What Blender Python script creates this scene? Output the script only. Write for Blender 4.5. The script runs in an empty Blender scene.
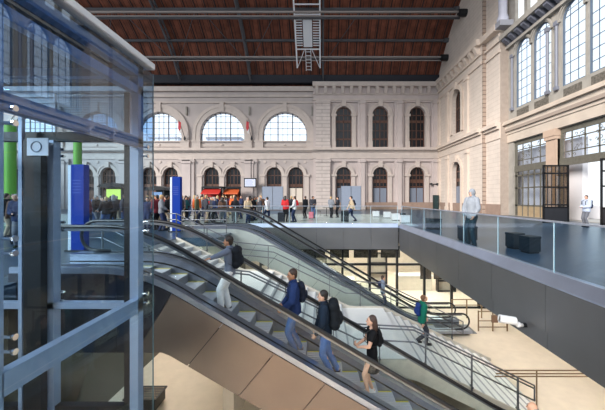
import bpy, bmesh, math, random
from mathutils import Vector, Matrix
random.seed(7)
C = bpy.context.scene.collection
sc = bpy.context.scene
PI = math.pi

# ------------------------------------------------------------------ camera
cam_d = bpy.data.cameras.new('camera'); cam = bpy.data.objects.new('camera', cam_d); C.objects.link(cam)
cam.location = (0, 0, 1.6); cam.rotation_euler = (PI/2, 0, 0)
cam_d.sensor_fit = 'HORIZONTAL'; cam_d.sensor_width = 36; cam_d.lens = 18
cam_d.shift_x = -19.5/605; cam_d.shift_y = -7/605; cam_d.clip_end = 400
sc.camera = cam
sc.view_settings.view_transform = 'Standard'; sc.view_settings.look = 'None'
sc.view_settings.gamma = 1; sc.view_settings.use_curve_mapping = False
sc.view_settings.exposure = 0.66
sc.cycles.transparent_max_bounces = 40; sc.cycles.max_bounces = 8; sc.cycles.diffuse_bounces = 4
sc.cycles.glossy_bounces = 4; sc.cycles.use_denoising = True; sc.cycles.caustics_reflective = False
# ------------------------------------------------------------------ sky
w = bpy.data.worlds.new('sky'); sc.world = w; w.use_nodes = True
bg = w.node_tree.nodes['Background']; bg.inputs[0].default_value = (0.86, 0.93, 1.0, 1); bg.inputs[1].default_value = 1.0
# ------------------------------------------------------------------ lights
def area(name, loc, rot, sx, sy, power, col=(1, 1, 1)):
    d = bpy.data.lights.new(name, 'AREA'); d.shape = 'RECTANGLE'; d.size = sx; d.size_y = sy; d.energy = power; d.color = col
    o = bpy.data.objects.new(name, d); C.objects.link(o); o.location = loc; o.rotation_euler = rot; return o
# soft daylight that comes in through the glazed end of the hall on the left and the skylight over the tracks
sun_d = bpy.data.lights.new('sun', 'SUN'); sun_d.energy = 3.1; sun_d.angle = math.radians(22); sun_d.color = (1.0, 0.96, 0.91)
sun = bpy.data.objects.new('sun', sun_d); C.objects.link(sun); sun.rotation_euler = Vector((0.66, 0.62, -0.42)).to_track_quat('-Z', 'Y').to_euler()

# ================================================================== helpers
def tag(o, label=None, cat=None, group=None, kind=None):
    if label: o['label'] = label
    if cat: o['category'] = cat
    if group: o['group'] = group
    if kind: o['kind'] = kind
    return o
def empty(name, loc=(0, 0, 0), rz=0, label=None, cat=None, group=None, kind=None):
    o = bpy.data.objects.new(name, None); C.objects.link(o); o.location = loc; o.rotation_euler = (0, 0, rz)
    o.empty_display_size = 0.1
    return tag(o, label, cat, group, kind)
def copy_tree(o, parent=None):
    c = o.copy(); C.objects.link(c)
    if parent: c.parent = parent
    for ch in list(o.children): copy_tree(ch, c)
    return c

_mats = {}
def srgb(r, g, b):
    f = lambda c: (c/255/12.92 if c/255 <= .04045 else ((c/255+.055)/1.055)**2.4)
    return (f(r), f(g), f(b), 1)
def mat(name, col, rough=.6, metal=0, noise=0, nscale=4, bump=0, bscale=40, spec=.5, emit=0, coord='Object', stretch=None):
    if name in _mats: return _mats[name]
    m = bpy.data.materials.new(name); m.use_nodes = True; nt = m.node_tree; b = nt.nodes['Principled BSDF']
    b.inputs['Base Color'].default_value = col; b.inputs['Roughness'].default_value = rough
    b.inputs['Metallic'].default_value = metal; b.inputs['Specular IOR Level'].default_value = spec
    if emit: b.inputs['Emission Color'].default_value = col; b.inputs['Emission Strength'].default_value = emit
    tc = nt.nodes.new('ShaderNodeTexCoord'); src = tc.outputs[coord]
    if stretch:
        mp = nt.nodes.new('ShaderNodeMapping'); mp.inputs['Scale'].default_value = stretch
        nt.links.new(src, mp.inputs[0]); src = mp.outputs[0]
    if noise:
        n = nt.nodes.new('ShaderNodeTexNoise'); n.inputs['Scale'].default_value = nscale; n.inputs['Detail'].default_value = 5
        nt.links.new(src, n.inputs['Vector'])
        r = nt.nodes.new('ShaderNodeMapRange'); r.inputs[1].default_value = .3; r.inputs[2].default_value = .7
        r.inputs[3].default_value = 1-noise; r.inputs[4].default_value = 1+noise
        nt.links.new(n.outputs[0], r.inputs[0])
        mx = nt.nodes.new('ShaderNodeMix'); mx.data_type = 'RGBA'; mx.blend_type = 'MULTIPLY'; mx.inputs[0].default_value = 1
        mx.inputs[6].default_value = col; nt.links.new(r.outputs[0], mx.inputs[7]); nt.links.new(mx.outputs[2], b.inputs['Base Color'])
    if bump:
        n2 = nt.nodes.new('ShaderNodeTexNoise'); n2.inputs['Scale'].default_value = bscale; nt.links.new(src, n2.inputs['Vector'])
        bp = nt.nodes.new('ShaderNodeBump'); bp.inputs['Strength'].default_value = bump; bp.inputs['Distance'].default_value = .02
        nt.links.new(n2.outputs[0], bp.inputs['Height']); nt.links.new(bp.outputs[0], b.inputs['Normal'])
    _mats[name] = m; return m
def bricks(name, col, mortar, axes, bw, bh, rough=.7, var=.04, msize=.02, offset=.5, spec=.3, noise=.08):
    """surface with courses; axes picks which two object coordinates run along and up"""
    if name in _mats: return _mats[name]
    m = bpy.data.materials.new(name); m.use_nodes = True; nt = m.node_tree; b = nt.nodes['Principled BSDF']
    b.inputs['Roughness'].default_value = rough; b.inputs['Specular IOR Level'].default_value = spec
    tc = nt.nodes.new('ShaderNodeTexCoord'); sp = nt.nodes.new('ShaderNodeSeparateXYZ'); cb = nt.nodes.new('ShaderNodeCombineXYZ')
    nt.links.new(tc.outputs['Object'], sp.inputs[0])
    nt.links.new(sp.outputs[axes[0]], cb.inputs[0]); nt.links.new(sp.outputs[axes[1]], cb.inputs[1])
    br = nt.nodes.new('ShaderNodeTexBrick'); nt.links.new(cb.outputs[0], br.inputs['Vector'])
    br.inputs['Scale'].default_value = 1; br.inputs['Brick Width'].default_value = bw; br.inputs['Row Height'].default_value = bh
    br.inputs['Mortar Size'].default_value = msize; br.offset = offset; br.inputs['Mortar Smooth'].default_value = .1
    c2 = tuple(c*(1-var*2) for c in col[:3])+(1,)
    br.inputs['Color1'].default_value = col; br.inputs['Color2'].default_value = c2; br.inputs['Mortar'].default_value = mortar
    n = nt.nodes.new('ShaderNodeTexNoise'); n.inputs['Scale'].default_value = 1.2; n.inputs['Detail'].default_value = 6; nt.links.new(tc.outputs['Object'], n.inputs['Vector'])
    r = nt.nodes.new('ShaderNodeMapRange'); r.inputs[1].default_value = .3; r.inputs[2].default_value = .7; r.inputs[3].default_value = 1-noise; r.inputs[4].default_value = 1+noise
    nt.links.new(n.outputs[0], r.inputs[0])
    mx = nt.nodes.new('ShaderNodeMix'); mx.data_type = 'RGBA'; mx.blend_type = 'MULTIPLY'; mx.inputs[0].default_value = 1
    nt.links.new(br.outputs[0], mx.inputs[6]); nt.links.new(r.outputs[0], mx.inputs[7]); nt.links.new(mx.outputs[2], b.inputs['Base Color'])
    _mats[name] = m; return m
def glass(name, tint, f0=.04, rough=0.0, gain=.9):
    if name in _mats: return _mats[name]
    m = bpy.data.materials.new(name); m.use_nodes = True; nt = m.node_tree; nt.nodes.clear()
    out = nt.nodes.new('ShaderNodeOutputMaterial'); tr = nt.nodes.new('ShaderNodeBsdfTransparent'); tr.inputs[0].default_value = tint
    gl = nt.nodes.new('ShaderNodeBsdfGlossy'); gl.inputs['Roughness'].default_value = rough; gl.inputs[0].default_value = (1, 1, 1, 1)
    lw = nt.nodes.new('ShaderNodeLayerWeight'); lw.inputs[0].default_value = .5
    pw = nt.nodes.new('ShaderNodeMath'); pw.operation = 'POWER'; pw.inputs[1].default_value = 5; nt.links.new(lw.outputs['Facing'], pw.inputs[0])
    ma = nt.nodes.new('ShaderNodeMath'); ma.operation = 'MULTIPLY_ADD'; ma.inputs[1].default_value = gain; ma.inputs[2].default_value = f0
    nt.links.new(pw.outputs[0], ma.inputs[0])
    mx = nt.nodes.new('ShaderNodeMixShader'); nt.links.new(ma.outputs[0], mx.inputs[0]); nt.links.new(tr.outputs[0], mx.inputs[1]); nt.links.new(gl.outputs[0], mx.inputs[2])
    nt.links.new(mx.outputs[0], out.inputs[0]); _mats[name] = m; return m

class MB:
    def __init__(s): s.v = []; s.f = []; s.smooth = False
    def add(s, vs, fs):
        n = len(s.v); s.v += [tuple(v) for v in vs]; s.f += [tuple(i+n for i in f) for f in fs]; return s
    def box(s, x0, x1, y0, y1, z0, z1):
        x0, x1 = sorted((x0, x1)); y0, y1 = sorted((y0, y1)); z0, z1 = sorted((z0, z1))
        return s.add([(x0,y0,z0),(x1,y0,z0),(x1,y1,z0),(x0,y1,z0),(x0,y0,z1),(x1,y0,z1),(x1,y1,z1),(x0,y1,z1)],
                     [(0,3,2,1),(4,5,6,7),(0,1,5,4),(1,2,6,5),(2,3,7,6),(3,0,4,7)])
    def prism(s, poly, a, b, axis='y'):
        """poly in the plane across axis: y -> (x,z), x -> (y,z), z -> (x,y)"""
        n = len(poly)
        P = {'y': lambda p, t: (p[0], t, p[1]), 'x': lambda p, t: (t, p[0], p[1]), 'z': lambda p, t: (p[0], p[1], t)}[axis]
        vs = [P(p, a) for p in poly]+[P(p, b) for p in poly]
        fs = [tuple(range(n))[::-1], tuple(range(n, 2*n))]+[(i, (i+1) % n, n+(i+1) % n, n+i) for i in range(n)]
        return s.add(vs, fs)
    def strip(s, top, bot, a, b):
        """band between two polylines in (x,z), from y=a to y=b"""
        n = len(top); vs = []
        for t, o in zip(top, bot): vs += [(t[0], a, t[1]), (o[0], a, o[1]), (t[0], b, t[1]), (o[0], b, o[1])]
        fs = []
        for i in range(n-1):
            p = 4*i; q = p+4
            fs += [(p, p+1, q+1, q), (p+2, q+2, q+3, p+3), (p, q, q+2, p+2), (p+1, p+3, q+3, q+1)]
        fs += [(0, 2, 3, 1), (4*n-4, 4*n-3, 4*n-1, 4*n-2)]
        return s.add(vs, fs)
    def tube(s, pts, r, n=8, r2=None, cap=True, up=None):
        """tube along points, r = radius; r2 = second radius for an oval section"""
        pts = [Vector(p) for p in pts]; m = len(pts); vs = []; prev = None
        for i, p in enumerate(pts):
            d = (pts[min(i+1, m-1)]-pts[max(i-1, 0)])
            if d.length < 1e-9: d = Vector((0, 0, 1))
            d.normalize()
            u = Vector(up) if up else (prev if prev else (Vector((0, 0, 1)) if abs(d.z) < .9 else Vector((0, 1, 0))))
            a = d.cross(u)
            if a.length < 1e-6: a = d.cross(Vector((1, 0, 0)))
            a.normalize(); b = a.cross(d).normalized(); prev = b
            rr = r[i] if isinstance(r, (list, tuple)) else r
            ra, rb = rr, (rr if r2 is None else r2)
            for k in range(n):
                t = 2*PI*k/n; vs.append(p+a*math.cos(t)*ra+b*math.sin(t)*rb)
        fs = [(i*n+k, i*n+(k+1) % n, (i+1)*n+(k+1) % n, (i+1)*n+k) for i in range(m-1) for k in range(n)]
        if cap: fs += [tuple(range(n))[::-1], tuple(range((m-1)*n, m*n))]
        return s.add(vs, fs)
    def bar(s, p, q, wa, wb, up=(0, 0, 1)):
        p = Vector(p); q = Vector(q); d = (q-p).normalized(); a = d.cross(Vector(up))
        if a.length < 1e-6: a = d.cross(Vector((0, 1, 0)))
        a.normalize(); b = a.cross(d).normalized(); vs = []
        for c in (p, q):
            for sa, sb in ((-1,-1),(1,-1),(1,1),(-1,1)): vs.append(c+a*sa*wa/2+b*sb*wb/2)
        return s.add(vs, [(0,1,2,3),(7,6,5,4),(0,4,5,1),(1,5,6,2),(2,6,7,3),(3,7,4,0)])
    def ell(s, c, rx, ry, rz, nu=14, nv=9, R=None):
        c = Vector(c); vs = []; fs = []
        for j in range(nv+1):
            ph = PI*j/nv
            for i in range(nu):
                th = 2*PI*i/nu; p = Vector((rx*math.sin(ph)*math.cos(th), ry*math.sin(ph)*math.sin(th), rz*math.cos(ph)))
                if R: p = R @ p
                vs.append(c+p)
        for j in range(nv):
            for i in range(nu): fs.append((j*nu+i, (j+1)*nu+i, (j+1)*nu+(i+1) % nu, j*nu+(i+1) % nu))
        return s.add(vs, fs)
    def mesh(s, name, m=None, smooth=False, merge=False):
        me = bpy.data.meshes.new(name); me.from_pydata(s.v, [], s.f)
        bm = bmesh.new(); bm.from_mesh(me)
        if merge: bmesh.ops.remove_doubles(bm, verts=bm.verts, dist=1e-5)
        bmesh.ops.recalc_face_normals(bm, faces=bm.faces)
        bm.to_mesh(me); bm.free()
        if m: me.materials.append(m)
        if smooth:
            for p in me.polygons: p.use_smooth = True
        return me
    def build(s, name, m=None, parent=None, smooth=False, label=None, cat=None, group=None, kind=None, bevel=0, merge=False):
        me = s.mesh(name, m, smooth, merge); o = bpy.data.objects.new(name, me); C.objects.link(o)
        if parent: o.parent = parent
        if bevel:
            bv = o.modifiers.new('edge', 'BEVEL'); bv.width = bevel; bv.segments = 2; bv.limit_method = 'ANGLE'
        return tag(o, label, cat, group, kind)

def fill_mesh(name, outer, holes, t0, t1, axis, m):
    """plate with holes. outline in (u,v); axis y: (u,t,v), axis x: (t,u,v), axis z: (u,v,t)"""
    cu = bpy.data.curves.new('tmp', 'CURVE'); cu.dimensions = '2D'; cu.fill_mode = 'BOTH'; cu.extrude = abs(t1-t0)/2
    for loop in [outer]+list(holes):
        sp = cu.splines.new('POLY'); sp.points.add(len(loop)-1)
        for i, p in enumerate(loop): sp.points[i].co = (p[0], p[1], 0, 1)
        sp.use_cyclic_u = True
    ob = bpy.data.objects.new('tmp', cu); C.objects.link(ob)
    dg = bpy.context.evaluated_depsgraph_get(); me = bpy.data.meshes.new_from_object(ob.evaluated_get(dg)); me.name = name
    bpy.data.objects.remove(ob); bpy.data.curves.remove(cu)
    mid = (t0+t1)/2
    for v in me.vertices:
        u, vv, t = v.co
        v.co = {'y': (u, t+mid, vv), 'x': (t+mid, u, vv), 'z': (u, vv, t+mid)}[axis]
    bm = bmesh.new(); bm.from_mesh(me); bmesh.ops.remove_doubles(bm, verts=bm.verts, dist=1e-5)
    bmesh.ops.recalc_face_normals(bm, faces=bm.faces); bm.to_mesh(me); bm.free()
    me.materials.clear(); me.materials.append(m)
    for p in me.polygons: p.material_index = 0; p.use_smooth = False
    return me
def plate(name, outer, holes, t0, t1, axis, m, parent=None, **k):
    o = bpy.data.objects.new(name, fill_mesh(name, outer, holes, t0, t1, axis, m)); C.objects.link(o)
    if parent: o.parent = parent
    return tag(o, **k)
def arch_loop(c, hw, z0, zs, n=20):
    """door/window outline with a round head"""
    return [(c-hw, z0), (c+hw, z0)]+[(c+hw*math.cos(PI*i/n), zs+hw*math.sin(PI*i/n)) for i in range(n+1)]
def arch_band(c, hw, wid, z0, zs, n=20):
    o = [(c+(hw+wid)*math.cos(PI*i/n), zs+(hw+wid)*math.sin(PI*i/n)) for i in range(n+1)]
    i_ = [(c+hw*math.cos(PI*i/n), zs+hw*math.sin(PI*i/n)) for i in range(n+1)]
    return [(c+hw+wid, z0)]*(z0 < zs)+o+[(c-hw-wid, z0)]*(z0 < zs)+[(c-hw, z0)]*(z0 < zs)+i_[::-1]+[(c+hw, z0)]*(z0 < zs)

# ================================================================== materials
STONE_B = mat('stone_back', srgb(201,188,184), .8, noise=.06, nscale=.8, spec=.2)
STONE_BL = mat('stone_back_grey', srgb(190,179,175), .8, noise=.07, nscale=.7, spec=.2)
STONE_TRIM = mat('stone_trim', srgb(205,192,184), .8, noise=.06, nscale=1.5, spec=.2)
STONE_R = bricks('stone_right', srgb(222,208,196), srgb(204,188,175), (1, 2), 1.6, .42, var=.02, msize=.02, noise=.05)
STONE_RT = mat('stone_right_trim', srgb(220,204,190), .75, noise=.06, nscale=1.2, spec=.2)
STONE_ARC = mat('stone_arcade', srgb(205,190,175), .75, noise=.08, nscale=1, spec=.2)
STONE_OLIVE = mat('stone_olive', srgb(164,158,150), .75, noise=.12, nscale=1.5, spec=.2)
RUST = bricks('rusticated_stone', srgb(208,196,190), srgb(160,146,140), (0, 2), 2.4, .5, var=.02, msize=.035)
RUST_R = bricks('rusticated_quoin', srgb(176,156,142), srgb(120,102,92), (0, 2), 2.4, .45, var=.04, msize=.05)
PLINTH = mat('plinth_stone', srgb(158,134,120), .6, noise=.1, nscale=2)
COLUMN_W = mat('column_marble', srgb(200,200,214), .35, noise=.06, nscale=2)
DARKGLASS = mat('dark_window_glass', srgb(26,30,36), .2, noise=.3, nscale=1.5, spec=.35)
BROWNWOOD = mat('brown_joinery', srgb(96,64,50), .5, noise=.2, nscale=6)
GREYDOOR = mat('grey_blue_door', srgb(126,134,150), .45)
CREAMDOOR = mat('cream_door_pane', srgb(226,214,200), .5)
IRON = mat('dark_iron', srgb(48,50,56), .5, metal=.3)
IRON2 = mat('window_iron', srgb(92,98,112), .55)
OLIVE_IRON = mat('olive_iron', srgb(106,102,92), .6, noise=.15, nscale=5)
SKYGLASS = glass('clear_window_glass', (.93, .96, 1, 1))
FROST = glass('figured_glass', (.90, .93, .97, 1), f0=.04, rough=.3, gain=.3)
WOODCEIL = bricks('roof_boards', srgb(124,72,54), srgb(46,26,24), (0, 1), .62, 60, rough=.65, var=.18, msize=.03, offset=0, noise=.35)
RAFTER = mat('roof_rafter', srgb(48,34,34), .7, noise=.2)
ROOFIRON = mat('roof_iron', srgb(84,84,88), .6, noise=.15, nscale=1)
ROOFDARK = mat('roof_navy', srgb(28,30,40), .7)
TIE = mat('tie_bar_grey', srgb(150,142,138), .5)
FLOORD = bricks('slate_floor', srgb(52,72,94), srgb(40,56,72), (0, 1), 1.2, .6, rough=.28, var=.06, msize=.012, spec=.6, noise=.12)
FLOORL = bricks('pale_stone_floor', srgb(186,200,200), srgb(150,165,168), (0, 1), 1.2, .6, rough=.25, var=.03, msize=.012, spec=.5)
FLOORLOW = mat('beige_terrazzo', srgb(222,210,194), .45, noise=.05, nscale=3, spec=.35, bump=.02, bscale=200)
CONC = mat('pale_render', srgb(205,196,182), .7, noise=.05)
STEEL = mat('brushed_steel', srgb(196,202,216), .3, metal=.75, noise=.06, nscale=3, stretch=(1, 12, 12))
STEEL_E = mat('escalator_steel', srgb(150,158,176), .3, metal=.9, noise=.06, nscale=3, stretch=(1, 12, 12))
STEEL_D = mat('satin_steel', srgb(120,124,132), .38, metal=1)
FASCIA = mat('fascia_panel_grey', srgb(118,120,124), .42, metal=.75, noise=.05, nscale=1)
BRONZE = mat('escalator_cladding', srgb(120,108,102), .34, metal=.8, noise=.07, nscale=1.2)
BLACKR = mat('black_rubber', srgb(20,20,24), .35)
BLACKM = mat('black_metal', srgb(26,28,32), .4, metal=.3)
STEPM = mat('escalator_step', srgb(172,178,190), .5)
RISER = mat('escalator_riser', srgb(128,134,146), .5, metal=.3)
YELLOW = mat('yellow_edge', srgb(196,190,60), .5)
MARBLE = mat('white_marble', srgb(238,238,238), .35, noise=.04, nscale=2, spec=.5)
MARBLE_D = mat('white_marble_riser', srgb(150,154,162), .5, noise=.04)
TANST = mat('tan_stringer', srgb(196,190,180), .5, noise=.1)
GLS = glass('balustrade_glass', (.96, .985, .98, 1), f0=.014, gain=.3)
GLSR = glass('blue_green_balustrade_glass', (.86, .93, .965, 1), f0=.02, gain=.3)
GLSJ = mat('glass_joint_pale', srgb(170,196,208), .2)
GLSB = glass('blue_float_glass', (.84, .92, .97, 1), f0=.018, gain=.6)
GLST = glass('blue_solar_glass', (.55, .70, .85, 1), f0=.085, gain=.9)
LIFTST = mat('lift_steel', srgb(150,166,192), .4, metal=.35, noise=.04)
LIFTDK = mat('lift_dark', srgb(18,22,28), .45, metal=.2)
CHROME = mat('chrome', srgb(225,228,232), .12, metal=1)
BRASS = mat('satin_brass_rail', srgb(140,118,94), .3, metal=.8)
BLUE = mat('totem_blue', srgb(0,48,140), .6, spec=.15)
WHITEP = mat('white_paint', srgb(226,228,232), .5)
TEALSEAT = mat('teal_black_seat', srgb(12,24,34), .45)
WHITESEAT = mat('pale_seat', srgb(190,196,202), .5)
LAMP = mat('lamp_panel', (1, .95, .86, 1), .5, emit=16)
SCREEN = mat('screen_white', srgb(200,206,226), .4, emit=.2)
SCREENG = mat('screen_lime', srgb(190,210,90), .4, emit=.6)
SCREENB = mat('screen_blue', srgb(90,120,160), .4, emit=.4)

# ================================================================== SETTING
F = 302.5
YB = 43.2                      # back wall
def bx(px): return (px-322)/7.0
def bz(py): return 1.6+(198-py)/7.0
XR, XP, XA = 16.4, 16.75, 17.5   # right wall, pier, arcade
ZL = -4.87                     # lower floor
# ---- floors
VX0, VX1, VY0, VY1 = -5.8, 4.45, 1.4, 17.3
plate('floor', [(-46, -6.7), (XA, -6.7), (XA, YB), (-46, YB)],
      [[(VX0, VY0), (VX1, VY0), (VX1, VY1), (VX0, VY1)]], -.35, 0, 'z', FLOORD, kind='structure')
plate('floor', [(-26, VY1+.25), (5.6, VY1+.25), (5.6, 30), (-26, 30)], [], 0.001, .008, 'z', FLOORL, kind='structure')
MB().box(-6.8, 16, -2.6, 27, ZL-.3, ZL).build('floor_lower', FLOORLOW, kind='structure')
MB().box(XA, 60, -12, 60, -.4, -.02).build('ground', mat('pavement', srgb(170,168,164), .8), kind='structure')
# soffits over the lower level
MB().box(VX1+.35, 16, -1, 27, -1.2, -1.05).build('ceiling_lower', CONC, kind='structure')
MB().box(-6.8, VX1+.34, VY1+.36, 27, -1.2, -1.05).build('ceiling_lower', CONC, kind='structure')
# lower walls
DKW = mat('dark_glazed_wall', srgb(58,56,48), .12, spec=.8)
MB().box(-6.95, -6.8, -2.6, 27, ZL, -.36).build('wall_lower_left', DKW, kind='structure')
MB().box(15.9, 16.1, -1, 27, ZL, -1.2).build('wall_lower_right', CONC, kind='structure')
MB().box(-6.8, 16, 26.9, 27.1, ZL, -1.2).build('wall_lower_back', CONC, kind='structure')
MB().box(-6.8, VX1, -2.6, -2.4, ZL, -1.2).build('wall_lower_front', CONC, kind='structure')
MB().box(-46, XA, -7, -6.7, -.3, 6).build('wall_front', STONE_OLIVE, kind='structure')
MB().box(-46.3, -46, -3, YB, -.3, 9).build('wall_left', STONE_BL, kind='structure')

# ---- back wall
big = [bx(160-62.5*k) for k in range(-2, 4)]             # 285, 222.5, 160, 97.5, 35
pairs = []
for k in range(-2, 4): pairs += [bx(149-62.5*k), bx(170.8-62.5*k)]
rights = [bx(343.5), bx(379.8), bx(416.3)]
XS = bx(313.5)
holesL = [arch_loop(c, 3.15, 9.75, 10.7) for c in big]+[arch_loop(c, 1.07, .02, 4.9, 14) for c in pairs]
plate('wall_back_left', [(-46, 0), (XS, 0), (XS, 17.4), (-46, 17.4)], holesL, YB, YB+.8, 'y', STONE_BL, kind='structure')
holesR = [arch_loop(c, 1.14, 8.75, 13.4, 14) for c in rights]+[arch_loop(c, 1.07, .02, 4.9, 14) for c in rights]
plate('wall_back_right', [(XS, 0), (XR, 0), (XR, 17.7), (XS, 17.7)], holesR, YB-.35, YB+.8, 'y', STONE_B, kind='structure')
wn = [0]
def win_name():
    wn[0] += 1; return 'window_%d' % wn[0]
def win_parts(name, c, hw, z0, zs, yf, axis, mull, ring, depth=.12, pane=DARKGLASS, frame=BROWNWOOD, sur=STONE_TRIM, surw=.45, surz=None, nose=-1, keystone=True, transoms=(), door=None, fan=5, surd=.16, dep=1.0):
    """one window of the wall: surround, frame with bars, pane"""
    t = empty(name, kind='structure')
    q = lambda a, b: (yf+a, yf+b)
    sz = zs-.0 if surz is None else surz
    def pl(nm, outer, holes, a, b, m, par=t): return plate(nm, outer, holes, yf+a, yf+b, axis, m, par)
    pl('surround', arch_band(c, hw, surw, sz, zs), [], nose*surd, 0, sur)
    pl('surround', arch_band(c, hw+surw*.62, surw*.38+.06, sz, zs), [], nose*(surd+.08), nose*surd, sur)
    B = MB()
    def bb(u0, u1, z_0, z_1, a, b):
        if axis == 'y': B.box(u0, u1, yf+a, yf+b, z_0, z_1)
        else: B.box(yf+a, yf+b, u0, u1, z_0, z_1)
    if keystone:
        bb(c-.3, c+.3, zs+hw-.02, zs+hw+surw+.35, nose*(surd+.22), 0); B.build('keystone', sur, t)
    B = MB()
    pl('frame', arch_loop(c, hw, z0, zs), [arch_loop(c, hw-.12, z0+.1, zs)], -nose*dep*.35, -nose*dep*.5, frame)
    d0, d1 = -nose*dep*.36, -nose*dep*.46
    for u, wd in mull:
        zt = zs+math.sqrt(max(0, (hw-.05)**2-(u)**2)); bb(c+u-wd/2, c+u+wd/2, z0, zt, d0, d1)
    for z, wd in transoms:
        h = hw if z < zs else math.sqrt(max(0, hw*hw-(z-zs)**2)); bb(c-h, c+h, z-wd/2, z+wd/2, d0, d1)
    if B.v: B.build('glazing_bar', frame, t)
    pl('pane', arch_loop(c, hw-.02, z0+.01, zs), [], -nose*dep*.42, -nose*dep*.44, pane)
    if door:
        B = MB()
        bb(c-hw+.15, c-.06, z0+.1, z0+door[1], d0+nose*.06, d0-nose*.02); B.build('door_leaf', door[0], t)
        B = MB(); bb(c+.06, c+hw-.15, z0+.1, z0+door[1], d0+nose*.06, d0-nose*.02); B.build('door_leaf', door[0], t)
    return t
for c in big:
    m = [(-1.05, .14), (1.05, .14)]+[(u, .045) for u in (-2.1, -.35, .35, 2.1)]
    t = win_parts(win_name(), c, 3.15, 9.75, 10.7, YB, 'y', m, 1, pane=SKYGLASS, frame=IRON2, sur=STONE_TRIM, surw=1.0, surd=.2, surz=9.75,
                  transoms=[(10.7, .06), (11.6, .05), (12.5, .05), (13.3, .05)])
    # coffered soffit blocks of the arch
    for i in range(13):
        a = PI*(i+.5)/13; B = MB()
        ca, sa = math.cos(a), math.sin(a); p = Vector((c+3.08*ca, YB+.3, 10.7+3.08*sa))
        B.bar(p-Vector((0, .22, 0)), p+Vector((0, .15, 0)), .5, .1, up=(ca, 0, sa)); B.build('coffer', STONE_TRIM, t)
for i, c in enumerate(pairs):
    dr = (CREAMDOOR, 3.0) if i in (1,) else (BROWNWOOD, 2.6)
    win_parts(win_name(), c, 1.07, .02, 4.9, YB, 'y', [(0, .1), (-.5, .05), (.5, .05)], 1, surw=.42,
              transoms=[(4.85, .12), (3.4, .4), (2.6, .12)], door=dr)
for c in rights:
    win_parts(win_name(), c, 1.14, 8.75, 13.4, YB-.35, 'y', [(0, .12), (-.62, .07), (.62, .07)], 1, surw=.5, surz=8.75,
              transoms=[(12.5, .34), (11.2, .08), (13.4, .12), (10, .22)])
    win_parts(win_name(), c, 1.07, .02, 4.9, YB-.35, 'y', [(0, .1), (-.5, .05), (.5, .05)], 1, surw=.42,
              transoms=[(4.85, .16), (4.0, .5), (3.2, .14)], door=(GREYDOOR, 3.0))
def trim(n, m, fn):
    B = MB(); fn(B); return B.build(n, m, kind='structure')
# raised wall face round the recessed bays, imposts and panel mouldings
fr_holes = []
for c in rights: fr_holes += [[(c-1.95, 8.78), (c+1.95, 8.78), (c+1.95, 15.1), (c-1.95, 15.1)], [(c-1.95, .02), (c+1.95, .02), (c+1.95, 6.75), (c-1.95, 6.75)]]
plate('wall_back_raised', [(XS, 0), (XR, 0), (XR, 17.6), (XS, 17.6)], fr_holes, YB-.62, YB-.35, 'y', STONE_B, kind='structure')
for c in rights:
    for sx in (-1, 1):
        for zb, zt in ((8.7, 13.4), (0, 4.9)):
            B = MB(); x = c+sx*1.42; B.box(x-.42, x+.42, YB-.66, YB-.35, zt-.25, zt+.05); B.box(x-.2, x+.2, YB-.56, YB-.35, zb, zt-.25); B.box(x-.3, x+.3, YB-.64, YB-.35, zb, zb+.9)
            B.build('column', STONE_TRIM, kind='structure')
for c in big:
    for sx in (-1, 1):
        B = MB(); x = c+sx*3.65; B.box(x-.6, x+.6, YB-.35, YB, 8.7, 9.7); B.box(x-.68, x+.68, YB-.42, YB, 9.55, 9.75); B.build('column', STONE_TRIM, kind='structure')
    B = MB(); B.box(c-3.0, c+3.0, YB-.12, YB, 8.9, 9.3); B.box(c-3.2, c+3.2, YB-.2, YB, 9.6, 9.75); B.ell((c, YB-.14, 9.15), .18, .1, .18); B.build('wall_ornament', STONE_TRIM, kind='structure')
for c0, c1 in zip(pairs[0::2], pairs[1::2]):
    for x in (c0-1.6, (c0+c1)/2, c1+1.6):
        B = MB(); B.box(x-.42, x+.42, YB-.3, YB, 4.65, 4.95); B.box(x-.28, x+.28, YB-.18, YB, 0, 4.65); B.box(x-.36, x+.36, YB-.26, YB, 0, .9); B.build('column', STONE_TRIM, kind='structure')
    for x in (c0-1.3, (c0+c1)/2, c1+1.3):
        B = MB(); B.tube([(x, YB-.08, 6.75), (x, YB, 6.75)], .2, 16); B.build('wall_ornament', STONE_TRIM, kind='structure')
# cornices
def low_corn(B):
    for x0, x1, o in ((-46, XS, 0), (XS-.1, XR, .62)):
        y = YB-o
        B.box(x0, x1, y-.10, y, 7.15, 8.1); B.box(x0, x1, y-.3, y, 8.1, 8.3); B.box(x0, x1, y-.6, y, 8.3, 8.55); B.box(x0, x1, y-.45, y, 8.55, 8.7)
trim('trim_1', STONE_TRIM, low_corn)
def up_corn_l(B):
    B.box(-46, XS, YB-.15, YB, 15.1, 15.35); B.box(-46, XS, YB-.25, YB, 15.95, 16.3); B.box(-46, XS, YB-.45, YB+.6, 16.75, 17.4)
trim('trim_2', STONE_TRIM, up_corn_l)
def up_corn_r(B):
    y = YB-.62
    B.box(XS-.1, XR, y-.12, y, 15.3, 15.55); B.box(XS-.1, XR, y-.7, y, 17.15, 17.75); B.box(XS-.1, XR, y-.2, y, 16.1, 16.25)
trim('trim_3', STONE_TRIM, up_corn_r)
for k in range(15):
    x = XS+.5+k*1.2
    if x < XR-.4: MB().prism([(YB-1.2, 17.15), (YB-1.2, 16.85), (YB-.85, 16.3), (YB-.62, 16.3), (YB-.62, 17.15)], x-.22, x+.22, 'x').build('cornice_bracket', STONE_TRIM, kind='structure')
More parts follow.
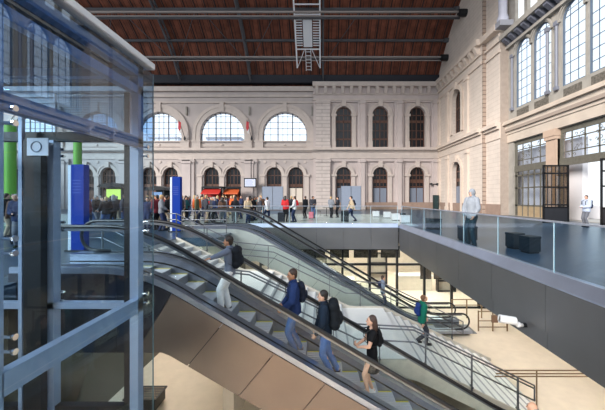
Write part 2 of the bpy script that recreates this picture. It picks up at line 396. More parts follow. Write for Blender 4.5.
def pil(cx, wd, z0, z1, y, m, d=.22, cap=True, nm='column'):
    B = MB(); B.box(cx-wd/2, cx+wd/2, y-d, y, z0, z1); B.box(cx-wd/2-.08, cx+wd/2+.08, y-d-.08, y, z0, z0+.5)
    if cap: B.box(cx-wd/2-.1, cx+wd/2+.1, y-d-.12, y, z1-.5, z1-.15)
    return B.build(nm, m, kind='structure')
for k in range(-2, 4):
    cx = bx(187-62.5*k)
    if cx < XS-1: pil(cx, 2.2, 0, 7.15, YB, STONE_BL); pil(cx, 1.2, 0, 7.0, YB-.22, STONE_B, .12)
    MB().box(cx-.09, cx+.09, YB-.3, YB, 13.4, 14.6).build('wall_ornament', STONE_OLIVE, kind='structure')
for px_ in (362, 398.2, 434):
    pil(bx(px_), .72, 8.7, 15.3, YB-.62, STONE_B); pil(bx(px_), .6, 0, 7.1, YB-.62, STONE_B)
pil(bx(323), 2.0, 0, 7.15, YB-.62, RUST); pil(bx(323), 2.0, 8.7, 15.3, YB-.62, RUST)
for cx in rights:    # recessed panel mouldings
    for z0, z1, hw in ((8.75, 15.0, 1.95), (0, 6.7, 1.95)):
        pass
MB().box(XS, XR, YB-.70, YB-.63, 0, 1.0).build('baseboard_back', PLINTH, kind='structure')
MB().box(-46, XS, YB-.12, YB, 0, 1.0).build('baseboard_back', PLINTH, kind='structure')

# ---- right wall : bay, pier, arcade
cy = 36.7
plate('wall_right', [(31, 0), (YB+.8, 0), (YB+.8, 30), (31, 30)], [arch_loop(cy, 1.14, 9.5, 13.6, 14), arch_loop(cy, 1.07, .02, 4.9, 14)], XR, XR+.8, 'x', STONE_R, kind='structure')
win_parts(win_name(), cy, 1.14, 9.5, 13.6, XR, 'x', [(0, .09), (-.55, .05), (.55, .05)], 1, surw=.5, transoms=[(12.6, .2), (11.2, .06)], sur=STONE_RT, surz=9.5)
win_parts(win_name(), cy, 1.07, .02, 4.9, XR, 'x', [(0, .1)], 1, surw=.42, transoms=[(4.85, .14), (3.8, .4)], sur=STONE_RT, surz=0.02, door=(GREYDOOR, 3.0))
MB().box(XP, XP+1.6, 28.5, 31.3, 0, 30).build('wall_right_pier', STONE_R, kind='structure')
MB().box(XR+.01, XP+.01, 30.86, 30.99, 0, 30).build('column', RUST_R, kind='structure')
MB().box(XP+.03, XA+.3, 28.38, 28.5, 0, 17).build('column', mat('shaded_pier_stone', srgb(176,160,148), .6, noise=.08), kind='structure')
def rcorn(B):
    for x, y0, y1 in ((XR, 31, YB-.35), (XP, 28.4, 31)):
        B.box(x-.08, x+.1, y0, y1, 7.2, 8.1); B.box(x-.3, x+.1, y0, y1, 8.1, 8.35); B.box(x-.55, x+.1, y0, y1, 8.35, 8.7)
trim('trim_4', STONE_RT, rcorn)
def rcorn2(B):
    for x, y0, y1 in ((XR, 31, YB-.35), (XP, 28.4, 31)):
        B.box(x-.6, x+.1, y0, y1, 17.3, 17.9); B.box(x-.15, x+.1, y0, y1, 15.3, 15.6); B.box(x-.2, x+.1, y0, y1, 16.3, 16.5)
trim('trim_5', STONE_RT, rcorn2)
for k in range(10):
    y = YB-1.2-k*1.15
    MB().prism([(XR-.55, 17.3), (XR-.55, 17.0), (XR-.2, 16.5), (XR, 16.5), (XR, 17.3)], y-.22, y+.22, 'y').build('cornice_bracket', STONE_RT, kind='structure')
def rpil(cyy, wd, z0, z1, x=XR, d=.22):
    B = MB(); B.box(x-d, x, cyy-wd/2, cyy+wd/2, z0, z1); B.box(x-d-.1, x, cyy-wd/2-.1, cyy+wd/2+.1, z1-.5, z1-.2); B.box(x-d-.08, x, cyy-wd/2-.08, cyy+wd/2+.08, z0, z0+.5)
    B.build('column', STONE_RT, kind='structure')
for yy in (42.2, 39.4, 34.1): rpil(yy, .7, 0, 7.1); rpil(yy, .7, 8.7, 15.3)
MB().box(XR-.1, XR, 31, YB-.4, 0, 1.0).build('baseboard_right', PLINTH, kind='structure')
MB().box(XP-.1, XP, 28.4, 31, 0, 1.0).build('baseboard_right', PLINTH, kind='structure')
# arcade wall
MOD = 5.24; P0 = 28.2; NM = 5
holes = []
for k in range(NM):
    pc = P0-MOD*k
    y1, y0 = pc-.5, pc-MOD+.5
    holes.append([(y0, 0.02), (y1, .02), (y1, 6.7), (y0, 6.7)])
    for dy in (1.85, 4.1): holes.append(arch_loop(pc-dy, 1.0, 9.7, 14.5, 14))
    holes.append([(pc-.28-MOD, 9.7), (pc+.0-MOD, 9.7), (pc-MOD, 14.4), (pc-.28-MOD, 14.4)])
    for dy in (1.4, 3.0, 4.5): holes.append([(pc-dy-.6, 17.2), (pc-dy+.6, 17.2), (pc-dy+.6, 21.5), (pc-dy-.6, 21.5)])
YE = P0-MOD*NM-.6
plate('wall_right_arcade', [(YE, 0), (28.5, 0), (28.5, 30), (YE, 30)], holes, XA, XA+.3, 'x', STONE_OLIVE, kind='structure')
# cream lower storey facing of the arcade
def ent(B):
    B.box(XA-.12, XA+.02, YE, 28.4, 6.75, 7.5); B.box(XA-.2, XA, YE, 28.4, 7.5, 7.75); B.box(XA-.35, XA, YE, 28.4, 8.0, 8.35); B.box(XA-.6, XA, YE, 28.4, 8.35, 8.55); B.box(XA-.5, XA, YE, 28.4, 8.55, 8.7)
trim('trim_6', STONE_ARC, ent)
def ent2(B):
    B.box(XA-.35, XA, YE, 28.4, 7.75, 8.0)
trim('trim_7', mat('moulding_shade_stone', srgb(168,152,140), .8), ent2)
trim('trim_8', STONE_OLIVE, lambda B: (B.box(XA-.9, XA, YE, 28.4, 16.3, 16.75), B.box(XA-.3, XA, YE, 28.4, 15.5, 15.75)))
for k in range(30):
    y = 27.9-k*.87
    if y > YE+.3: MB().prism([(XA-.8, 16.3), (XA-.8, 16.1), (XA-.3, 15.75), (XA, 15.75), (XA, 16.3)], y-.2, y+.2, 'y').build('cornice_bracket', IRON2 if False else mat('bracket_grey', srgb(110,112,124), .6), kind='structure')
for k in range(NM+1):
    pc = P0-MOD*k
    if k: 
        B = MB(); B.box(XA-.15, XA+.55, pc-.5, pc+.5, 0, 6.0); B.box(XA-.25, XA+.55, pc-.56, pc+.56, 6.0, 6.25); B.box(XA-.3, XA+.55, pc-.6, pc+.6, 6.25, 6.75); B.box(XA-.2, XA+.55, pc-.55, pc+.55, 0, .9)
        B.build('column', mat('stone_tan_pillar', srgb(198,172,152), .75, noise=.08, nscale=1.2, spec=.2), kind='structure')
    for yy in (pc-.35, pc-.95+.0) if k < NM else ():
        pass
for k in range(NM):
    pc = P0-MOD*k
    # grey columns between the upper windows
    for dy in (.5, MOD-.5+.1):
        B = MB(); B.tube([(XA-.1, pc-dy, 9.7), (XA-.1, pc-dy, 14.5)], .11, 10); B.box(XA-.24, XA, pc-dy-.16, pc-dy+.16, 14.4, 14.7); B.box(XA-.24, XA, pc-dy-.16, pc-dy+.16, 9.6, 9.85)
        B.build('column', mat('window_column_grey', srgb(126,128,140), .5), kind='structure')
    # reliefs under the sills
    for dy, wd in ((1.85, 1.5), (4.1, 1.5)):
        MB().box(XA-.06, XA, pc-dy-wd/2, pc-dy+wd/2, 8.85, 9.45).build('relief_panel', mat('relief', srgb(104,98,90), .8, noise=.45, nscale=7, bump=.8, bscale=12), kind='structure')
    for dy in (1.85, 4.1):
        win_parts(win_name(), pc-dy, 1.0, 9.7, 14.5, XA, 'x', [(-.34, .05), (.34, .05)], 1, pane=SKYGLASS, frame=mat('window_bar_blue_grey', srgb(96,112,132), .5),
                  sur=STONE_OLIVE, surw=.2, keystone=False, surd=.08, dep=.3, transoms=[(9.7+.78*j, .045) for j in range(1, 6)]+[(14.6, .06), (15.0, .04)])
    # glazed screen in the lower opening
    y1, y0 = pc-.5, pc-MOD+.5
    t = empty(win_name(), kind='structure')
    fx0, fx1 = XA+.16, XA+.24
    B = MB()
    B.box(fx0-.02, fx1, y0, y1, 6.35, 6.7); B.box(fx0-.04, fx1, y0, y1, 3.95, 4.5); B.box(fx0, fx1, y0, y0+.3, 0, 6.7); B.box(fx0, fx1, y1-.3, y1, 0, 6.7)
    B.build('frame', OLIVE_IRON, t)
    B = MB()
    n = 4
    for j in range(1, n): yy = y0+(y1-y0)*j/n; B.box(fx0+.02, fx1-.02, yy-.05, yy+.05, 4.5, 6.35)
    for z in (4.95, 5.9): B.box(fx0+.02, fx1-.02, y0, y1, z-.04, z+.04)
    B.build('glazing_bar', OLIVE_IRON, t)
    # scrollwork
    B = MB(); rnd = random.Random(k)
    for j in range(26):
        yy = rnd.uniform(y0+.4, y1-.4); zz = rnd.uniform(4.7, 6.2); r = rnd.uniform(.06, .14)
        B.tube([(fx0+.06, yy+r*math.cos(a*PI/4), zz+r*math.sin(a*PI/4)) for a in range(7)], .02, 5)
    B.build('scrollwork', OLIVE_IRON, t)
    MB().box(fx0+.07, fx0+.09, y0, y1, 4.5, 6.35).build('pane', FROST, t)
    if k != 1:
        B = MB()
        for j in range(0, 6): yy = y0+.3+(y1-y0-.6)*j/5; B.box(fx0, fx1, yy-.05, yy+.05, 0, 4.0)
        for z in (.95, 2.5, 3.6): B.box(fx0, fx1, y0, y1, z-.06, z+.06)
        B.build('door_frame', OLIVE_IRON, t)
        MB().box(fx0+.05, fx1-.05, y0+.3, y1-.3, 0, .9).build('door_panel', mat('tan_door_panel', srgb(168,146,116), .6, noise=.1), t)
        MB().box(fx0+.07, fx0+.09, y0+.3, y1-.3, .95, 3.95).build('pane', FROST, t)
# round column on the pier cornice
B = MB(); B.tube([(XP+.1, 28.2, 17.9), (XP+.1, 28.2, 18.3)], .5, 20); B.tube([(XP+.1, 28.2, 18.3), (XP+.1, 28.2, 18.5)], .44, 20); B.tube([(XP+.1, 28.2, 18.5), (XP+.1, 28.2, 29)], .37, 20)
B.build('column', COLUMN_W, smooth=False, kind='structure')
MB().box(XP-.5, XA+.3, 27.6, 28.5, 17.4, 17.9).build('trim_9', mat('grey_cornice_stone', srgb(160,160,168), .7), kind='structure')

# ---- roof
PROF = [(43.9, 17.2), (43.2, 18.0), (42.2, 19.3), (40.9, 20.9), (39.6, 22.2), (38.2, 23.3), (36.5, 24.5), (34.5, 25.6), (32, 26.7), (29, 27.6), (25, 28.4), (21, 28.8), (16, 28.8), (11, 28.2)]
B = MB()
vs = []; 
x0, x1 = -48, XR+.3
B.add([(x0, y, z) for y, z in PROF]+[(x1, y, z) for y, z in PROF]+[(x0, y, z+.3) for y, z in PROF]+[(x1, y, z+.3) for y, z in PROF], [])
n = len(PROF)
for i in range(n-1):
    B.f.append((i, i+1, n+i+1, n+i)); B.f.append((2*n+i, 3*n+i, 3*n+i+1, 2*n+i+1))
B.build('ceiling', WOODCEIL, kind='structure')
B = MB()
k = -47.5
while k < 16:
    B.tube([(k, y, z-.05) for y, z in PROF[1:]], .075, 4); k += 1.24
B.build('ceiling_rafters', RAFTER, kind='structure')
# navy strip at the springing
MB().prism([(43.15, 17.75), (42.3, 17.75), (42.3, 18.2), (42.2, 18.8), (42.6, 18.9), (43.15, 18.1)], x0, XR-.02, 'x').build('trim_10', ROOFDARK, kind='structure')
def prof_pt(y):
    for (ya, za), (yb, zb) in zip(PROF, PROF[1:]):
        if yb <= y <= ya: return za+(zb-za)*(ya-y)/(ya-yb)
    return 28
for y in (41.0, 39.4, 36.4, 33.5, 30.0): # purlins
    z = prof_pt(y)-.25
    B = MB(); B.bar((-48, y, z), (XR-.0, y, z), .22, .28); B.tube([(XR-.5, y-.1, z), (XR+.0, y-.1, z)], .28, 10); B.build('roof_beam', ROOFIRON, kind='structure')
for y, z in ((39.5, 20.0), (34.4, 22.75)):
    B = MB(); B.bar((-48, y, z), (XR-.6, y, z), .22, .16); B.bar((-48, y, z-.45), (XR-.6, y, z-.45), .06, .10); B.build('tie_beam', TIE, kind='structure')
    B = MB(); B.tube([(XR-.9, y, z-.1), (XR, y, z-.1)], .42, 12); B.build('tie_beam_anchor', BLACKM, kind='structure')
    if y < 36: MB().bar((-48, y+1.2, z+.1), (XR-.2, y+1.2, z+.1), .2, .35).build('tie_beam', ROOFIRON, kind='structure')
for X in (-40, -29.8, -19.8, -10, .15):
    B = MB()
    up = [(y, z-.15) for y, z in PROF[1:]]; lo = [(y-.45, z-.95) for y, z in PROF[1:]]
    lo[0] = (42.6, 17.9)
    B.tube([(X, y, z) for y, z in up], .12, 5); B.tube([(X, y, z) for y, z in lo], .14, 5)
    for i in range(len(up)-1):
        B.bar((X, *up[i]), (X, *lo[i+1]), .07, .12); B.bar((X, *lo[i]), (X, *up[i]), .07, .07)
    B.build('roof_truss', ROOFIRON, kind='structure')
    for dx in (-4.5, 4.5):   # wind braces in the roof plane
        if X+dx < XR-4: 
            B = MB(); B.bar((X, 41.5, prof_pt(41.5)-.3), (X+dx, 36.5, prof_pt(36.5)-.3), .05, .08); B.build('roof_brace', ROOFIRON, kind='structure')
for X in (-26.5, -16.5, -6, 4, 9):
    pass

# ================================================================== EDGE OF THE VOID : fascia, kerb, glass balustrades
def balustrade(axis, name_label, stations, line, flab, bot=-1.3, far=False):
    """stations: panel joints along the edge"""
    t = empty('glass_balustrade', label=name_label, cat='balustrade')
    def bb(u0, u1, a, b, z0, z1):
        B = MB()
        return B.box(u0, u1, line+a, line+b, z0, z1) if axis == 'y' else B.box(line+a, line+b, u0, u1, z0, z1)
    s0, s1 = stations[0], stations[-1]
    for u0, u1 in zip(stations, stations[1:]):
        bb(u0+.012, u1-.012, .10, .115, .14, 1.12).build('glass_panel', GLS if far else GLSR, t)
        bb(u1-.011, u1+.011, .10, .115, .14, 1.12).build('glass_joint', GLSJ, t)
    bb(s0, s1, .08, .135, 1.12, 1.155).build('top_rail', STEEL, t)
    MB().prism([(line-.075, -.10), (line-.075, -.07), (line+.05, .14), (line+.2, .14), (line+.2, -.10)], s0, s1, 'y' if axis == 'x' else 'x').build('kerb', mat('kerb_steel', srgb(186,196,218), .32, metal=.85, noise=.08, nscale=1.5), t)
    f = empty('edge_fascia', label=flab, cat='fascia')
    for u0, u1 in zip(stations, stations[1:]):
        bb(u0+.006, u1-.006, -.06, -.002, bot+.3 if not far else bot, -.11).build('fascia_panel', FASCIA, f)
        if not far: bb(u0+.006, u1-.006, -.02, -.002, bot-.05, bot+.29).build('lower_lip', FASCIA, f)
    bb(s0, s1, .002, .34, bot, -.36).build('backing', BLACKM, f)
    return t
st_r = [17.3-1.893*i for i in range(9)][::-1]
balustrade('x', 'long glass balustrade with steel kerb along the right edge of the opening', [s for s in st_r], VX1, 'grey metal panel fascia under the right-hand glass balustrade', -1.33)
st_f = [VX1-.1-1.555*i for i in range(8)][::-1]
balustrade('y', 'glass balustrade across the far edge of the opening, behind the far escalator', st_f, VY1, 'dark grey panel fascia under the far glass balustrade above the shop front', -1.32, far=True)

# ================================================================== ESCALATORS
SL = .587; XT = -3.39; XBm = XT+(-ZL)/SL; RR = .75
def ez(X):
    """step nose line: flat, slope, flat with eased bends"""
    def ramp(t, r):
        if t <= -r: return 0
        if t >= r: return t
        return (t+r)**2/(4*r)
    return -SL*(ramp(X-XT, RR)-ramp(X-XBm, RR))
def er(X):
    def ramp(t, r): return 0 if t <= -r else (t if t >= r else (t+r)**2/(4*r))
    return -SL*(ramp(X-XT+.10, RR)-ramp(X-XBm+.10, RR))
def xs(a, b, n): return [a+(b-a)*i/n for i in range(n+1)]
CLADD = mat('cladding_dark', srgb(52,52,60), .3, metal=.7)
def make_escalator(label):
    t = empty('escalator', label=label, cat='escalator')
    H = 1.04; X0, X1 = -5.5, 6.55; r = .36
    sides = {'near': (5.9, -1), 'far': (7.37, 1)}
    G = xs(X0, X1, 70)
    for sd, (yy, o) in sides.items():
        # handrail with newel ends
        pts = [(X, yy, er(X)+H) for X in G]
        endL = [(X0-r*math.sin(a), yy, H-r+r*math.cos(a)) for a in [PI*i/10 for i in range(1, 11)]]+[(X0+.35, yy, H-2*r-.02)]
        endR = [(X1+r*math.sin(a), yy, ZL+H-r+r*math.cos(a)) for a in [PI*i/10 for i in range(1, 11)]]+[(X1-.35, yy, ZL+H-2*r-.02)]
        path = endL[::-1]+pts+endR
        MB().tube(path, .042, 10, r2=.03, up=(0, 1, 0)).build('handrail', BLACKR, t, smooth=True)
        inner = [(X, yy, er(X)+H-.05) for X in G]
        MB().strip([(X, er(X)+H-.028) for X in G], [(X, er(X)+H-.085) for X in G], yy-.018, yy+.018).build('handrail_guide', STEEL_D, t)
        # glass
        g = MB().strip([(X, er(X)+H-.08) for X in G], [(X, er(X)+.26) for X in G], yy-.006, yy+.006)
        for sgn, Xc, zc in ((-1, X0, H-r), (1, X1, ZL+H-r)):
            arc = [(Xc, zc+r-.07)]+[(Xc+sgn*(r-.05)*math.sin(a), zc+(r-.05)*math.cos(a)) for a in [PI*i/8 for i in range(0, 9)]]+[(Xc, zc-r+.0)]
            g.prism(arc if sgn > 0 else arc[::-1], yy-.006, yy+.006, 'y')
        g.build('glass_panel', GLS, t)
        MB().strip([(X, er(X)+.30) for X in G], [(X, er(X)+.255) for X in G], yy-.014, yy+.014).build('glass_gasket', BLACKM, t)
        # deck strips (outer and inner) and skirt
        D = xs(X0-.45, X1+.45, 70)
        dy0, dy1 = sorted((yy+o*.15, yy+o*.01)); iy0, iy1 = sorted((yy-o*.22, yy-o*.01))
        MB().strip([(X, er(X)+.287) for X in D], [(X, er(X)+.17) for X in D], dy0, dy1).build('outer_deck', STEEL_E, t)
        MB().strip([(X, er(X)+.275) for X in D], [(X, er(X)+.08) for X in D], iy0, iy1).build('inner_deck', STEEL_E, t)
        MB().strip([(X, er(X)+.275) for X in D], [(X, er(X)-.25) for X in D], *sorted((yy-o*.222, yy-o*.2))).build('skirt', STEEL_E, t)
        MB().strip([(X, er(X)+.12) for X in D], [(X, er(X)+.085) for X in D], *sorted((yy-o*.238, yy-o*.221))).build('skirt_brush', BLACKM, t)
        # cladding panels, seams square to the slope
        cyy = yy+o*.15
        def bot(X):
            b = -1.33-SL*max(0, X+2.98); return b
        edges = [-5.95, -4.95, -3.9]
        e = -2.85
        while e < 5.6: edges.append(e); e += .97
        for a, b in zip(edges, edges[1:]):
            def seam(X):  # top point and matching bottom point
                zt = er(X)+.165
                if X < -3.0: return (X, zt), (X-.0 if X > -3.5 else X, bot(X))
                L = 1.26; return (X, zt), (X-L*.53, max(zt-L*.9-.25, zt-1.4))
            ta, ba = seam(a+.006); tb, bb_ = seam(b-.006)
            ba = (ba[0], bot(ba[0])); bb_ = (bb_[0], bot(bb_[0]))
            mids = [(X, er(X)+.165) for X in xs(ta[0], tb[0], 6)]
            bm_ = [(X, max(bot(X), ZL-.4) if X > -2.98 else bot(X)) for X in xs(ba[0], bb_[0], 6)]
            if max(m_[1] for m_ in mids) < ZL-.3: continue
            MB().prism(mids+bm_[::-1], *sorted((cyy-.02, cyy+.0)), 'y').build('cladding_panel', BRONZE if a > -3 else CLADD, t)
    # truss backing and underside
    top = [(X, ez(X)-.25) for X in xs(-5.9, 6.4, 40)]; 
    btm = [(X, -1.31-SL*max(0, X+2.98)) for X in xs(-5.9, 6.4, 40)]
    MB().strip(top, [(x, max(z, t_[1]-1.4)) for (x, z), t_ in zip(btm, top)], 5.78, 7.49).build('truss', BLACKM, t)
    # comb plates
    MB().box(-6.6, -5.3+.9, 6.12, 7.15, -.2, .012).build('landing_plate', STEEL_D, t)
    MB().box(XBm+.75, 7.4, 6.12, 7.15, ZL-.2, ZL+.012).build('landing_plate', STEEL_D, t)
    # steps
    n = 0; X = -4.35
    while X < XBm+.6:
        Xc = X+.2; z = ez(X+.4); zn = ez(X+.8) ; zp = z
        s = MB().box(X, X+.4, 6.14, 7.13, zp-.03, zp)
        for j in range(0, 12): yy = 6.16+j*.082; s.box(X+.01, X+.39, yy, yy+.03, zp, zp+.006)
        so = s.build('step', STEPM, t)
        MB().prism([(X+.4, zp-.0), (X+.4, zn-.02), (X+.37, zn-.02), (X+.36, zp-.03)], 6.14, 7.13, 'y').build('riser', RISER, so)
        e_ = MB(); e_.box(X+.01, X+.38, 6.14, 6.165, zp, zp+.009); e_.box(X+.01, X+.38, 7.09, 7.13, zp, zp+.009)
        e_.build('edge_line', YELLOW, so)
        X += .4; n += 1
    return t
def tread(X, phase=-4.35):
    k = math.floor((X-phase)/.4); return ez(phase+.4*k+.4), phase+.4*k+.2
E1 = make_escalator('near escalator carrying four people up, its metal-clad side facing the viewer')
CLAD2 = mat('far_cladding_pale', srgb(168,180,180), .3, metal=.3)
E2 = copy_tree(E1)
for ch in E2.children:
    if ch.name.startswith('cladding_panel'): ch.material_slots[0].link = 'OBJECT'; ch.material_slots[0].material = CLAD2
E2['label'] = 'far escalator running down beyond the marble staircase, in front of the shop front'; E2.location = (0, 8.3, 0)

# ================================================================== STAIRCASE
TR, RI = .335, .1625
SY0, SY1 = 8.1, 12.0
flights = [(-5.8, 0.0, 8), (-1.92, -1.3, 9), (2.42, -1.3-9*RI, 13)]
RI3 = (-1.3-9*RI-ZL)/13
NOSE = mat('grey_nosing', srgb(176,180,186), .5)
t = empty('staircase', label='wide pale marble staircase with two landings between the escalators', cat='staircase')
def stair_line(X):
    """walking line of the flights (top surface, smoothed)"""
    z = 0
    for (x0, z0, n), ri in zip(flights, (RI, RI, RI3)):
        if X > x0: z = z0-min(X-x0, n*TR)/TR*ri
    return z
zcur = 0
for (x0, z0, n), ri in zip(flights, (RI, RI, RI3)):
    for i in range(n):
        xa = x0+i*TR; zt = z0-(i+1)*ri
        if i == n-1 and x0 < 2: continue
        if i == n-1: continue
        s = MB().box(xa, xa+TR+.02, SY0, SY1, zt-.04, zt).build('step', MARBLE, t)
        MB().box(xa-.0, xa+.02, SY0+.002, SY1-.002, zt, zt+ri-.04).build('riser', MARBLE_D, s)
        MB().box(xa+TR-.03, xa+TR+.022, SY0+.001, SY1-.001, zt-.045, zt+.003).build('nosing', NOSE, s)
for (x0, z0, n), x_end in zip(flights[:2], (-1.92, 2.42)):
    xa = x0+(n-1)*TR; zt = z0-n*RI
    l = MB().box(xa, x_end, SY0, SY1, zt-.06, zt).build('landing', MARBLE, t)
    MB().box(xa, xa+.02, SY0, SY1, zt, zt+RI-.04).build('riser', MARBLE_D, l)
x0, z0, n = flights[2]
MB().box(x0+(n-1)*TR, x0+(n-1)*TR+.02, SY0, SY1, ZL, ZL+RI3-.04).build('riser', MARBLE_D, t)
Xs = xs(-5.8, 6.7, 60)
for ya, yb in ((SY0-.06, SY0), (SY1, SY1+.06)):
    MB().strip([(X, stair_line(X)+.06) for X in Xs], [(X, stair_line(X)-.45) for X in Xs], ya, yb).build('stringer', TANST, t)
MB().strip([(X, stair_line(X)-.3) for X in Xs[:-2]], [(X, stair_line(X)-.42) for X in Xs[:-2]], SY0, SY1).build('underside', CONC, t)
for X in (-2.6, 1.8):
    MB().box(X-.15, X+.15, SY0+.3, SY1-.3, ZL, stair_line(X)-.35).build('support_wall', CONC, t)

def stair_rail(y, lab, hs, glass_on=True, x_start=-5.8, x_end=5.62):
    r = empty('stair_railing', label=lab, cat='railing')
    brk = [x_start-.35, -5.8, -5.8+7*TR, -1.92, -1.92+8.5*TR, 2.42, x_end]
    brk = sorted(set(round(b, 3) for b in brk if b >= x_start-.36 and b <= x_end))
    for h in hs:
        pts = [(X, y, stair_line(X)+h) for X in brk]
        B = MB().tube(pts, .021, 8)
        B.build('handrail', STEEL_D, r, smooth=True)
    zl = [stair_line(x_end)+h for h in hs]
    MB().tube([(x_end, y, min(zl)), (x_end, y, max(zl))], .021, 8).build('end_loop', STEEL_D, r)
    X = x_start
    while X < x_end:
        z = stair_line(X)
        p = MB().box(X-.012, X+.012, y-.03, y+.03, z-.02, z+max(hs)).build('post', STEEL_D, r)
        MB().tube([(X, y-.06, z+.12), (X, y+.06, z+.12)], .028, 8).build('bracket', STEEL_D, p)
        X += 1.22
    if glass_on:
        X = x_start+.02
        while X+1.18 < x_end+.3:
            B = MB(); g = xs(X, min(X+1.18, x_end), 6)
            B.strip([(q, stair_line(q)+max(hs)-.06) for q in g], [(q, stair_line(q)+.08) for q in g], y-.006, y+.006).build('glass_panel', GLS, r); X += 1.22
    return r
stair_rail(8.0, 'glazed pipe railing along the near side of the marble stairs', (.95, .87, .55))
stair_rail(12.05, 'triple pipe railing along the far side of the marble stairs', (.98, .74, .50))
# centre rail of the lower flight
# ---- railing round the top landing between stairs and far escalator
r = empty('landing_railing', label='short steel guard railing at the stair head beside the far escalator', cat='railing')
for z in (.35, .62, 1.02): MB().tube([(-6.3, 13.6, z), (-4.3, 13.6, z)], .02, 8).build('rail', STEEL_D, r)
for X in (-6.3, -5.3, -4.3): MB().tube([(X, 13.6, 0 if X < -5.85 else -.35), (X, 13.6, 1.02)], .022, 8).build('post', STEEL_D, r)
MB().box(-5.8, -4.2, 12.2, 14.0, -.35, -.001).build('floor', FLOORD, kind='structure')

# guard rails on the lower level
r = empty('guard_rail', label='low twin-bar steel guard rail standing on the beige lower floor at the right', cat='railing')
for z, y in ((-3.70, 9.3), (-3.80, 9.3), (-3.92, 9.36)): MB().tube([(5.35, y, z), (12, y, z)], .022, 8).build('rail', BRASS, r)
for X in (6.6, 9, 11.8): MB().tube([(X, 9.3, ZL), (X, 9.3, -3.7)], .022, 8).build('post', BRASS, r)
def barrier(x0, x1, y, label, n, hs=(.95, .5, .2)):
    r = empty('queue_barrier', label=label, cat='barrier')
    for h in hs: MB().tube([(x0, y, ZL+h), (x1, y, ZL+h)], .025, 8).build('rail', BRASS, r)
    for i in range(n):
        X = x0+(x1-x0)*i/(n-1); MB().tube([(X, y, ZL), (X, y, ZL+1.0)], .035, 8).build('post', BRASS, r)
    return r
barrier(7.6, 9.0, 14.7, 'brass-coloured barrier with post beside the foot of the far escalator', 3)
b2 = barrier(7.0, 8.6, 16.3, 'rearmost brass-coloured barrier behind the escalator newels', 3, (1.0, .7))
MB().box(8.2, 8.5, 14.6, 14.66, ZL+.45, ZL+.8).build('notice_plate', mat('brown_plate', srgb(120,92,74), .5), label='small brown plate fixed on the brass-coloured barrier', cat='sign')

# ================================================================== SHOP FRONT on the lower level
YS = 17.75
t = empty('shop_front', label='black framed shop front glazing under the far balustrade', cat='shop front')
X = -3.6; ms = []
while X < 13: ms.append(X); X += 1.6
for X in ms: MB().box(X-.06, X+.06, YS-.08, YS+.08, ZL, -1.205).build('mullion', BLACKM, t)
MB().box(ms[0], ms[-1], YS-.06, YS+.06, -2.35, -2.22).build('transom', BLACKM, t)
MB().box(ms[0], ms[-1], YS-.07, YS+.07, -1.45, -1.205).build('head_beam', BLACKM, t)
MB().box(ms[0], ms[-1], YS-.05, YS+.05, ZL, ZL+.1).build('sill', BLACKM, t)
for a, b in zip(ms, ms[1:]): MB().box(a+.06, b-.06, YS-.006, YS+.006, ZL+.1, -1.45).build('glass_pane', GLS, t)
for i, X in enumerate((-2.0, 1.6, 5.2, 8.8)):
    for j, Y in enumerate((20.0, 23.6)):
        l = empty('ceiling_light', label='square warm ceiling light inside the lower shop', cat='ceiling light', group='ceiling lights in the lower shop')
        MB().box(X-.65, X+.65, Y-.65, Y+.65, -1.24, -1.2).build('housing', WHITEP, l)
        MB().box(X-.6, X+.6, Y-.6, Y+.6, -1.26, -1.24).build('diffuser', LAMP, l)
for i, (X, Y) in enumerate(((7.0, 12.0), (7.0, 8.5), (10.5, 10.2), (10.5, 14), (7, 15.5), (10.5, 6))):
    l = empty('ceiling_light', label='round warm ceiling light under the right-hand concourse slab', cat='ceiling light', group='ceiling lights under the right concourse')
    MB().tube([(X, Y, -1.2), (X, Y, -1.25)], .45, 20).build('housing', WHITEP, l)
    MB().tube([(X, Y, -1.25), (X, Y, -1.27)], .4, 20).build('diffuser', LAMP, l)
MB().box(-6.8, VX1+.3, -2.4, 1.0, -1.2, -1.05).build('ceiling_lower', CONC, kind='structure')
for X in (-5.4, -2.2, 1.0, 4.0):  # unseen lamps, added to brighten the lower floor from the front
    l = empty('ceiling_light', label='round added fill light under the concourse edge nearest the viewer', cat='ceiling light', group='added fill lights under the near concourse edge')
    MB().tube([(X, .2, -1.2), (X, .2, -1.25)], .65, 20).build('housing', WHITEP, l)
    MB().tube([(X, .2, -1.25), (X, .2, -1.27)], .6, 20).build('diffuser', mat('near_fill_lamp', (1, .93, .82, 1), .5, emit=40), l)
for Y in (9.5, 12.5, 15.5):  # invented downlights, hidden by the near escalator, that lift the floor beneath it
    l = empty('ceiling_light', label='round added fill light under the narrow slab at the escalator heads', cat='ceiling light', group='added fill lights under the stair head slab')
    MB().tube([(-6.3, Y, -.35), (-6.3, Y, -.40)], .38, 20).build('housing', WHITEP, l)
    MB().tube([(-6.3, Y, -.40), (-6.3, Y, -.42)], .34, 20).build('diffuser', mat('slab_fill_lamp', (1, .90, .76, 1), .5, emit=48), l)
def shelf_unit(X, Y, wd, h, label, m=BLACKM, n=3):
    s = empty('display_shelf', (X, Y, ZL), 0, label, 'shelf', 'display shelves inside the shop')
    for sx in (-1, 1): MB().box(sx*wd/2-.03, sx*wd/2+.03, -.2, .2, 0, h).build('side_panel', m, s)
    for i in range(n+1): MB().box(-wd/2, wd/2, -.2, .2, h*i/n-.02 if i else 0, h*i/n+.02).build('shelf', m, s)
    MB().box(-wd/2, wd/2, .18, .2, 0, h).build('back_panel', CONC, s)
    return s
shelf_unit(4.2, 23, 1.4, 2.3, 'tall black display shelf behind the shop glazing near its middle')
shelf_unit(-.5, 22.5, 1.6, 2.1, 'tall black display shelf behind the far escalator rails in the shop')
shelf_unit(8.6, 21, 1.2, 2.2, 'tall black display shelf at the right end of the shop')
